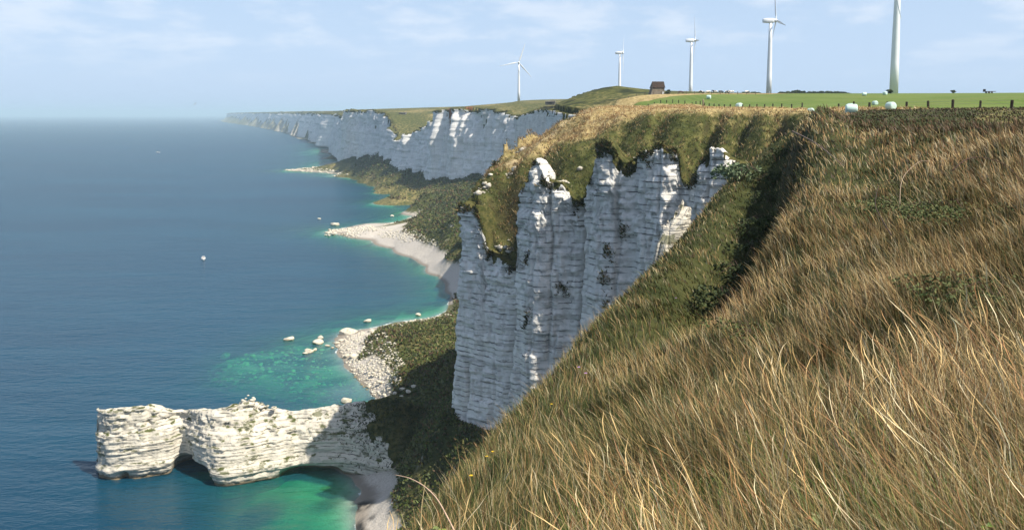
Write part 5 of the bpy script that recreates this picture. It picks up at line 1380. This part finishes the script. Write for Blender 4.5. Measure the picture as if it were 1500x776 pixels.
# turf and weed clinging to the crest and ledges of the big face
def ledge_plants():
    P, n, nz = WALLS["cliff_big_face"]
    pts = []
    ncol = P.shape[1]
    j = rng.integers(0, ncol, 9000); i = (nz - 1 - np.abs(rng.normal(size=9000)) * 10).astype(int); i = np.clip(i, nz * 0.55, nz + 1).astype(int)
    q = P[i, j]; keep = fbm(q[:, 0] / 3, q[:, 1] / 3, q[:, 2] / 4, 3, 811) > -0.02 + 0.022 * np.clip(nz - i, 0, 60)
    pts.append(q[keep])
    for u_, h_ in [(885, .62), (888, .70), (892, .55), (770, .52), (768, .74), (700, .45), (742, .42), (735, .22), (910, .8), (825, .66)]:
        jj = np.argmin(np.abs(P[nz // 2, :, 0] / P[nz // 2, :, 1] * F_PX + CX - u_)); m_ = 60
        a = np.clip(jj + rng.normal(size=m_) * 2.2, 0, ncol - 1).astype(int); b = np.clip(h_ * nz + rng.normal(size=m_) * 3.0, 0, nz - 1).astype(int)
        pts.append(P[b, a])
    X = np.concatenate(pts); m_ = len(X); parts = []
    for rep in range(2):
        H = rng.uniform(.4, 1.1, m_); W = rng.uniform(.25, .55, m_); c1 = pick(GREEN, m_) * rng.uniform(.35, .9, (m_, 1)); dr = (rng.random(m_) < .25)[:, None]; c1 = np.where(dr, pick(STRAW, m_) * .5, c1)
        out = np.stack([np.full(m_, -.62), np.full(m_, -.78)], -1)
        X2 = X + rng.normal(size=X.shape) * .2
        parts.append(blades(X2, H, np.arctan2(-.78, -.62) + rng.normal(size=m_) * 1.0, rng.uniform(.5, 1.4, m_), W, rng.uniform(0, 3.14, m_), c1 * .7, c1, 1))
    return join(parts)
def root_scrub():
    P, uu, nf = WALLS["headland"]
    j = np.flatnonzero(uu > 496); j = rng.choice(j, 5000); i = np.clip(nf - np.abs(rng.normal(size=5000)) * 24, 8, nf + 6).astype(int)
    X = P[i, j]; k = rng.random(5000) < np.interp(uu[j], [496, 530, 580, 640], [0.12, 0.4, 0.85, 1.0]); X = X[k]; m_ = len(X)
    c1 = pick(GREEN, m_) * rng.uniform(.25, .6, (m_, 1))
    return blades(X, rng.uniform(.4, 1.0, m_), rng.uniform(0, 6.28, m_), rng.uniform(.4, 1.2, m_), rng.uniform(.3, .7, m_), rng.uniform(0, 3.14, m_), c1 * .7, c1, 1)
V, Q, C = root_scrub()
tag(mesh_np("headland_root_scrub", V, Q, MAT_BLADE, cols={"tint": C}, smooth=False), "dark scrub over the landward root of the chalk headland", "scrub", kind="stuff")
V, Q, C = ledge_plants()
tag(mesh_np("cliff_ledge_plants", V, Q, MAT_BLADE, cols={"tint": C}, smooth=False), "tufts of turf and weed on the crest and ledges of the tall cliff", "plants", kind="stuff")

# chalk breaking through the steep turf between the crags
def outcrops(n):
    out = []
    P, nrm_, nz = WALLS["cliff_big_face"]
    j = rng.integers(0, P.shape[1], 4000); b = P[nz - 1, j]; nn = nrm_[j]
    d = rng.uniform(3.0, 11.0, 4000); x = b[:, 0] + nn[:, 0] * d; y = b[:, 1] + nn[:, 1] * d
    k = inside(x, y) & (fbm(x / 4.0, y / 4.0, 0, 3, 841) > 0.16); x, y = x[k], y[k]; z = top_height(x, y)
    k = z < 96.5; x, y, z = x[k][:n], y[k][:n], z[k][:n]
    return np.stack([x, y, z - 0.15], -1), [0.25 + 1.1 * rng.random() ** 2 for _ in x]
pts, szs = outcrops(170)
rubble("chalk_outcrops", pts, szs, MAT_CHALK_SUN, "pale chalk breaking through the steep turf between the crags")

# scrub on the low shelf, the spit and the slopes under the cliffs
def shore_scrub(n):
    parts = []
    y = np.exp(rng.uniform(math.log(125), math.log(1350), n)); x = rng.uniform(-0.26, 0.02, n) * y
    k = ~inside(x, y); x, y = x[k], y[k]; z = bot_height(x, y)
    k = (z > np.where((y > 452) & (y < 720), 9.0, np.where((y > 325) & (x > -62), 1.3, 5.2))) & (z < 60); x, y, z = x[k], y[k], z[k]; n = len(x); d = np.hypot(y, 100 - z)
    f = fbm(x / 14, y / 14, 0, 3, 821)
    for rep in range(2):
        H = rng.uniform(.3, .9, n) * (1 + d / 500) * (1 + .5 * f); W = rng.uniform(.35, .8, n) * (1 + d / 450)
        c1 = pick(GREEN, n) * rng.uniform(.5, 1.25, (n, 1)); br = (rng.random(n) < .25 + .3 * f)[:, None]; c1 = np.where(br, pick(BROWN, n) * .7, c1)
        parts.append(blades(np.stack([x + rng.normal(size=n) * .3, y + rng.normal(size=n) * .3, z], -1), H, rng.uniform(0, 6.28, n), rng.uniform(.3, 1.2, n), W, rng.uniform(0, 3.14, n), c1 * .7, c1, 1))
    return join(parts)
V, Q, C = shore_scrub(90000)
tag(mesh_np("shore_scrub", V, Q, MAT_BLADE, cols={"tint": C}, smooth=False), "low green and brown scrub on the shelf and slopes under the cliffs", "scrub", kind="stuff")

# fresh green tufts low in the dry grass
tufts = []
for (u_, v_, m_, sp_t, hh_) in [(1385, 735, 240, .22, .5), (1345, 750, 160, .2, .42), (1240, 700, 120, .18, .38), (1460, 770, 160, .2, .4), (1010, 700, 120, .2, .4), (1120, 620, 120, .25, .4), (940, 745, 110, .2, .36), (1300, 600, 110, .25, .4)]:
    r_ = ray(u_, v_); Y_ = np.geomspace(1.2, 60, 600); Zt_ = top_height(r_[0] / r_[1] * Y_, Y_); k_ = int(np.argmax(Zt_ >= CAM_H + r_[2] / r_[1] * Y_ - .25)); x0_, y0_ = r_[0] / r_[1] * Y_[k_], Y_[k_]
    x_ = x0_ + rng.normal(size=m_) * sp_t; y_ = y0_ + rng.normal(size=m_) * sp_t * .8
    c_ = pick(FRESH, m_) * 1.1
    tufts.append(blades(np.stack([x_, y_, top_height(x_, y_)], -1), rng.uniform(.55, 1.1, m_) * hh_, rng.uniform(0, 6.28, m_), rng.uniform(.15, .9, m_), rng.uniform(.005, .009, m_), rng.uniform(0, 3.14, m_), c_ * .6, c_, 4))
V, Q, C = join(tufts)
tag(mesh_np("green_tufts", V, Q, MAT_BLADE, cols={"tint": C}, smooth=False), "fresh green grass tufts low in the dry grass", "grass", kind="stuff")

# ------------------------------------------------------------------ single plants
def leaf_plant(name, loc, leaves, size, label, cat, cols, stem_col=(0.12, 0.10, 0.04), spread=0.2, height=0.25, seed=0, droop=0.3, stems=4):
    r = random.Random(seed)
    root = empty(name, loc); tag(root, label, cat)
    sm = simple(name + "_stem", stem_col, .7)
    ends = []
    bm = bmesh.new()
    for k in range(stems):
        a = r.uniform(0, 6.28); q = r.uniform(.4, 1) * spread; hh = height * r.uniform(.6, 1)
        pts = [(0, 0, -.05), (math.cos(a) * q * .4, math.sin(a) * q * .4, hh * .6), (math.cos(a) * q, math.sin(a) * q, hh)]
        add_tube(bm, pts, [size * .05, size * .04, size * .02], 5); ends.append([Vector(p) for p in pts])
    bm_obj("stem", bm, sm, root)
    mats = []
    for i, c in enumerate(cols):
        mm = NT(name + "_leaf", .5, .35); n = mm.noise(30, 3, vec=mm.obj); mm.color(mm.mix(mm.rng(n, .3, .7), c, tuple(x * .6 for x in c))); mats.append(mm.m)
    for i in range(leaves):
        e = ends[i % stems]; t = r.uniform(.35, 1.0)
        p = e[0].lerp(e[1], t * 2) if t < .5 else e[1].lerp(e[2], t * 2 - 1)
        L = size * r.uniform(.7, 1.2); Wd = L * r.uniform(.55, .7); a = r.uniform(0, 6.28)
        bm = bmesh.new(); prof = [(0, .0), (.15, .55), (.4, 1), (.7, .8), (.9, .35), (1, 0)]
        rows = []
        for t_, w_ in prof:
            zc = -droop * L * t_ * t_ + .05 * L
            rows.append([bm.verts.new((t_ * L, s * w_ * Wd * .5, zc + abs(s) * .12 * L * w_)) for s in (-1, -.5, 0, .5, 1)])
        for A, B in zip(rows[:-1], rows[1:]):
            for k in range(4): bm.faces.new((A[k], B[k], B[k + 1], A[k + 1]))
        bmesh.ops.remove_doubles(bm, verts=bm.verts, dist=1e-5)
        o = bm_obj("leaf", bm, mats[i % len(mats)], root, True); o.location = p; o.rotation_euler = (r.uniform(-.5, .5), r.uniform(-.5, .4), a)
    return root
def on_slope(u, v, lift=0.0):
    Y = np.geomspace(1.2, 120, 900); r = ray(u, v); X = r[0] / r[1] * Y; Zr = CAM_H + r[2] / r[1] * Y
    Zt = top_height(X, Y); k = int(np.argmax(Zt >= Zr - lift)) if (Zt >= Zr - lift).any() else len(Y) - 1
    return float(X[k]), float(Y[k]), float(Zt[k])
lp = on_slope(1196, 752, .3); leaf_plant("broadleaf_plant", lp, 12, .075, "low broadleaf plant with reddening green leaves among the dry grass", "plant", [(0.20, 0.26, 0.07), (0.24, 0.25, 0.08), (0.33, 0.13, 0.06)], height=.34, spread=.16, seed=3)
lp = on_slope(1446, 752, .3); leaf_plant("broadleaf_plant", lp, 4, .06, "single bright green leafed sprig among the straws", "plant", [(0.14, 0.26, 0.04)], height=.34, spread=.06, seed=5, stems=2)
lp = on_slope(1330, 772, .25); leaf_plant("dead_leaf_plant", lp, 7, .085, "withered plant with dry brown curling leaves low in the grass", "plant", [(0.34, 0.24, 0.12), (0.24, 0.22, 0.09)], height=.22, spread=.2, seed=6, droop=.6)
lp = (at(600, 765, 5.2)); leaf_plant("cliff_edge_sprig", (lp[0] + .1, lp[1], lp[2] - .45), 10, .10, "yellow green leafy sprig overhanging the cliff edge", "plant", [(0.24, 0.25, 0.05), (0.15, 0.18, 0.05)], height=.5, spread=.22, seed=8, stems=5)

def dry_stem(pts, rad, label, col=(0.52, 0.36, 0.22), name="bare_stem", twigs=()):
    bm = bmesh.new()
    P = [Vector(p) for p in pts]
    fine = []
    for i in range(len(P) - 1):
        a = P[max(i - 1, 0)]; b = P[i]; c = P[i + 1]; d = P[min(i + 2, len(P) - 1)]
        for k in range(5):
            t = k / 5
            fine.append(0.5 * ((2 * b) + (c - a) * t + (2 * a - 5 * b + 4 * c - d) * t * t + (3 * b - a - 3 * c + d) * t ** 3))
    fine.append(P[-1])
    add_tube(bm, fine, [rad * (1 - .6 * i / len(fine)) for i in range(len(fine))], 6)
    for (i, dv) in twigs:
        q = fine[min(i, len(fine) - 1)]; add_tube(bm, [q, q + Vector(dv) * .5, q + Vector(dv) + Vector((0, 0, -.01))], [rad * .5, rad * .4, rad * .2], 5)
    o = bm_obj(name, bm, simple(name + "_bark", col, .8, .2, .15, 20), None, True)
    return tag(o, label, "stem")
dry_stem([at(672, 790, 5.6), at(655, 756, 5.7), at(640, 730, 5.8), at(622, 712, 5.9), at(600, 700, 6.0), at(578, 695, 6.1)], .0065, "long bare pinkish stem leaning out over the dark cove", (0.58, 0.40, 0.28))
dry_stem([at(616, 776, 6.4), at(618, 740, 6.5), at(623, 705, 6.6)], .006, "thin upright seed stalk behind the bare leaning stem", (0.35, 0.28, 0.14))
def slope_stem(px, Y, rad, label, col): dry_stem([at(u, v, Y + dy) for u, v, dy in px], rad, label, col)
slope_stem([(1318, 300, 0), (1322, 262, .2), (1345, 238, .3), (1362, 236, .3)], 13, .006, "pale arching bramble cane above the dry grass", (0.55, 0.40, 0.28))
slope_stem([(1306, 345, 0), (1290, 318, 0.1), (1282, 298, 0.2), (1287, 272, .3)], 10.5, .008, "dark curved bare stem in the middle of the grass slope", (0.10, 0.07, 0.06))
slope_stem([(1160, 192, 0), (1195, 210, -.5), (1235, 242, -1.0)], 24, .016, "straight grey dead branch lying on the upper slope", (0.22, 0.17, 0.15))
slope_stem([(1395, 250, 0), (1415, 234, .1), (1440, 231, .2), (1475, 243, .2), (1500, 270, 0)], 12, .008, "dark arching bramble cane over the leafy bramble patch", (0.09, 0.05, 0.04))

# bramble bushes
def bramble(u, v, w, h, label, n, leaf, cols, lift=.4, seed=0, dist=None):
    x, y, z = on_slope(u, v, lift) if dist is None else at(u, v, dist)
    if dist is not None: z = gz(x, y)
    root = empty("bramble_bush", (x, y, z)); tag(root, label, "bush", None)
    r = random.Random(seed); blobs = [(r.uniform(-.5, .5) * w, r.uniform(-.4, .4) * w, r.uniform(.15, .7) * h, w * .22, w * .22, h * .25) for _ in range(10)]
    bm = bmesh.new()
    for k in range(7):
        a = r.uniform(0, 6.28); add_tube(bm, [(0, 0, -.1), (math.cos(a) * w * .25, math.sin(a) * w * .25, h * .75), (math.cos(a) * w * .55, math.sin(a) * w * .55, h * .35)], [leaf * .16, leaf * .13, leaf * .07], 5)
    bm_obj("cane", bm, simple("bramble_cane", (0.10, 0.055, 0.04), .7), root)
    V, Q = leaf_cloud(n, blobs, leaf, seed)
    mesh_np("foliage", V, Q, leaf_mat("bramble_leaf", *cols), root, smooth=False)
    return root
G_A = ((0.05, 0.075, 0.022), (0.13, 0.14, 0.05))
bramble(1425, 300, 4.2, .6, "leafy green bramble patch at the right of the upper slope under the dark cane", 2600, .038, G_A, seed=1)
bramble(1330, 262, 2.6, .35, "low bramble bush in the pale grass below the brown bracken", 700, .035, G_A, seed=2)
bramble(1085, 262, 3.0, 1.6, "silvery green bush catching sun beside the red earth", 700, .14, ((0.10, 0.14, 0.07), (0.17, 0.22, 0.12)), seed=3, lift=.2)
bramble(1128, 330, 2.6, 1.1, "dark bush with lit leaf tips in the shaded hollow of the slope", 700, .085, G_A, seed=4, lift=.2)
bramble(1085, 345, 2.6, 1.0, "dark bush with a bare twig in the shaded hollow below the others", 600, .085, G_A, seed=5, lift=.2)
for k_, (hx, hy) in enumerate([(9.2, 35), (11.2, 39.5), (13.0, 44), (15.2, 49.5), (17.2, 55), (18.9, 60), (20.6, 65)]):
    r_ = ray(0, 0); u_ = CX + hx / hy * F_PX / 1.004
    bramble(u_, 300, 2.8, 1.2, "dark thorn bush growing in the shaded hollow running down the slope", 800, .10, ((0.022, 0.034, 0.012), (0.055, 0.07, 0.022)), seed=20 + k_, dist=hy)["group"] = "thorn bushes in the shaded hollow"  # leaf colours darkened to deepen the shade of the hollow
bramble(1110, 470, 1.8, .4, "small dark leafed bush amid the straw on the middle slope", 800, .035, G_A, seed=6)
bramble(1480, 400, 2.2, .4, "dark bramble clump at the right of the middle slope", 1100, .028, G_A, seed=7)

# small flowers
def flower(u, v, lift, head, hcol, label, cat, hgt):
    x, y, z = on_slope(u, v, lift)
    root = empty("wild_flower", (x, y, z)); tag(root, label, cat, "wild flowers on the near slope")
    bm = bmesh.new(); add_tube(bm, [(0, 0, 0), (.01, 0, hgt * .5), (0, .01, hgt)], .004 + head * .06, 5); bm_obj("stem", bm, simple("flower_stem", (0.10, 0.13, 0.04), .7), root)
    bm = bmesh.new()
    for k in range(9):
        a = 2 * math.pi * k / 9; c, s = math.cos(a), math.sin(a)
        q = [bm.verts.new(p) for p in [(0, 0, hgt), (c * head * .6 - s * head * .25, s * head * .6 + c * head * .25, hgt + head * .3), (c * head, s * head, hgt + head * .2), (c * head * .6 + s * head * .25, s * head * .6 - c * head * .25, hgt + head * .3)]]
        bm.faces.new(q)
    bm_obj("flower_head", bm, simple("petal", hcol, .6, .2, .1), root)
for u, v in [(713, 672), (722, 665), (690, 702), (808, 596), (1075, 440), (1066, 436)]:
    flower(u, v, .25, .035, (0.75, 0.50, 0.03), "small yellow wild flower in the grass of the near slope", "flower", .3)
for u, v in [(858, 550), (848, 541), (990, 440)]:
    flower(u, v, .25, .05, (0.42, 0.25, 0.50), "small lilac wild flower near the cliff edge grass", "flower", .3)

# ------------------------------------------------------------------ haze over the sea and land
def haze():
    bm = bmesh.new(); bmesh.ops.create_cube(bm, size=1.0)
    me = bpy.data.meshes.new("haze"); bm.to_mesh(me); bm.free()
    o = bpy.data.objects.new("haze", me); link(o)
    o.scale = (100000, 100000, 231); o.location = (0, 0, -26 + 115.5)
    m = bpy.data.materials.new("haze_air"); m.use_nodes = True
    t = m.node_tree; t.nodes.clear()
    out = t.nodes.new("ShaderNodeOutputMaterial"); v = t.nodes.new("ShaderNodeVolumePrincipled")
    v.inputs["Color"].default_value = (0.64, 0.86, 1.0, 1); v.inputs["Density"].default_value = 0.95e-4; v.inputs["Anisotropy"].default_value = 0.0
    t.links.new(v.outputs[0], out.inputs["Volume"])
    me.materials.append(m)
    tag(o, "thin pale blue haze over sea and coast", kind="stuff")
haze()
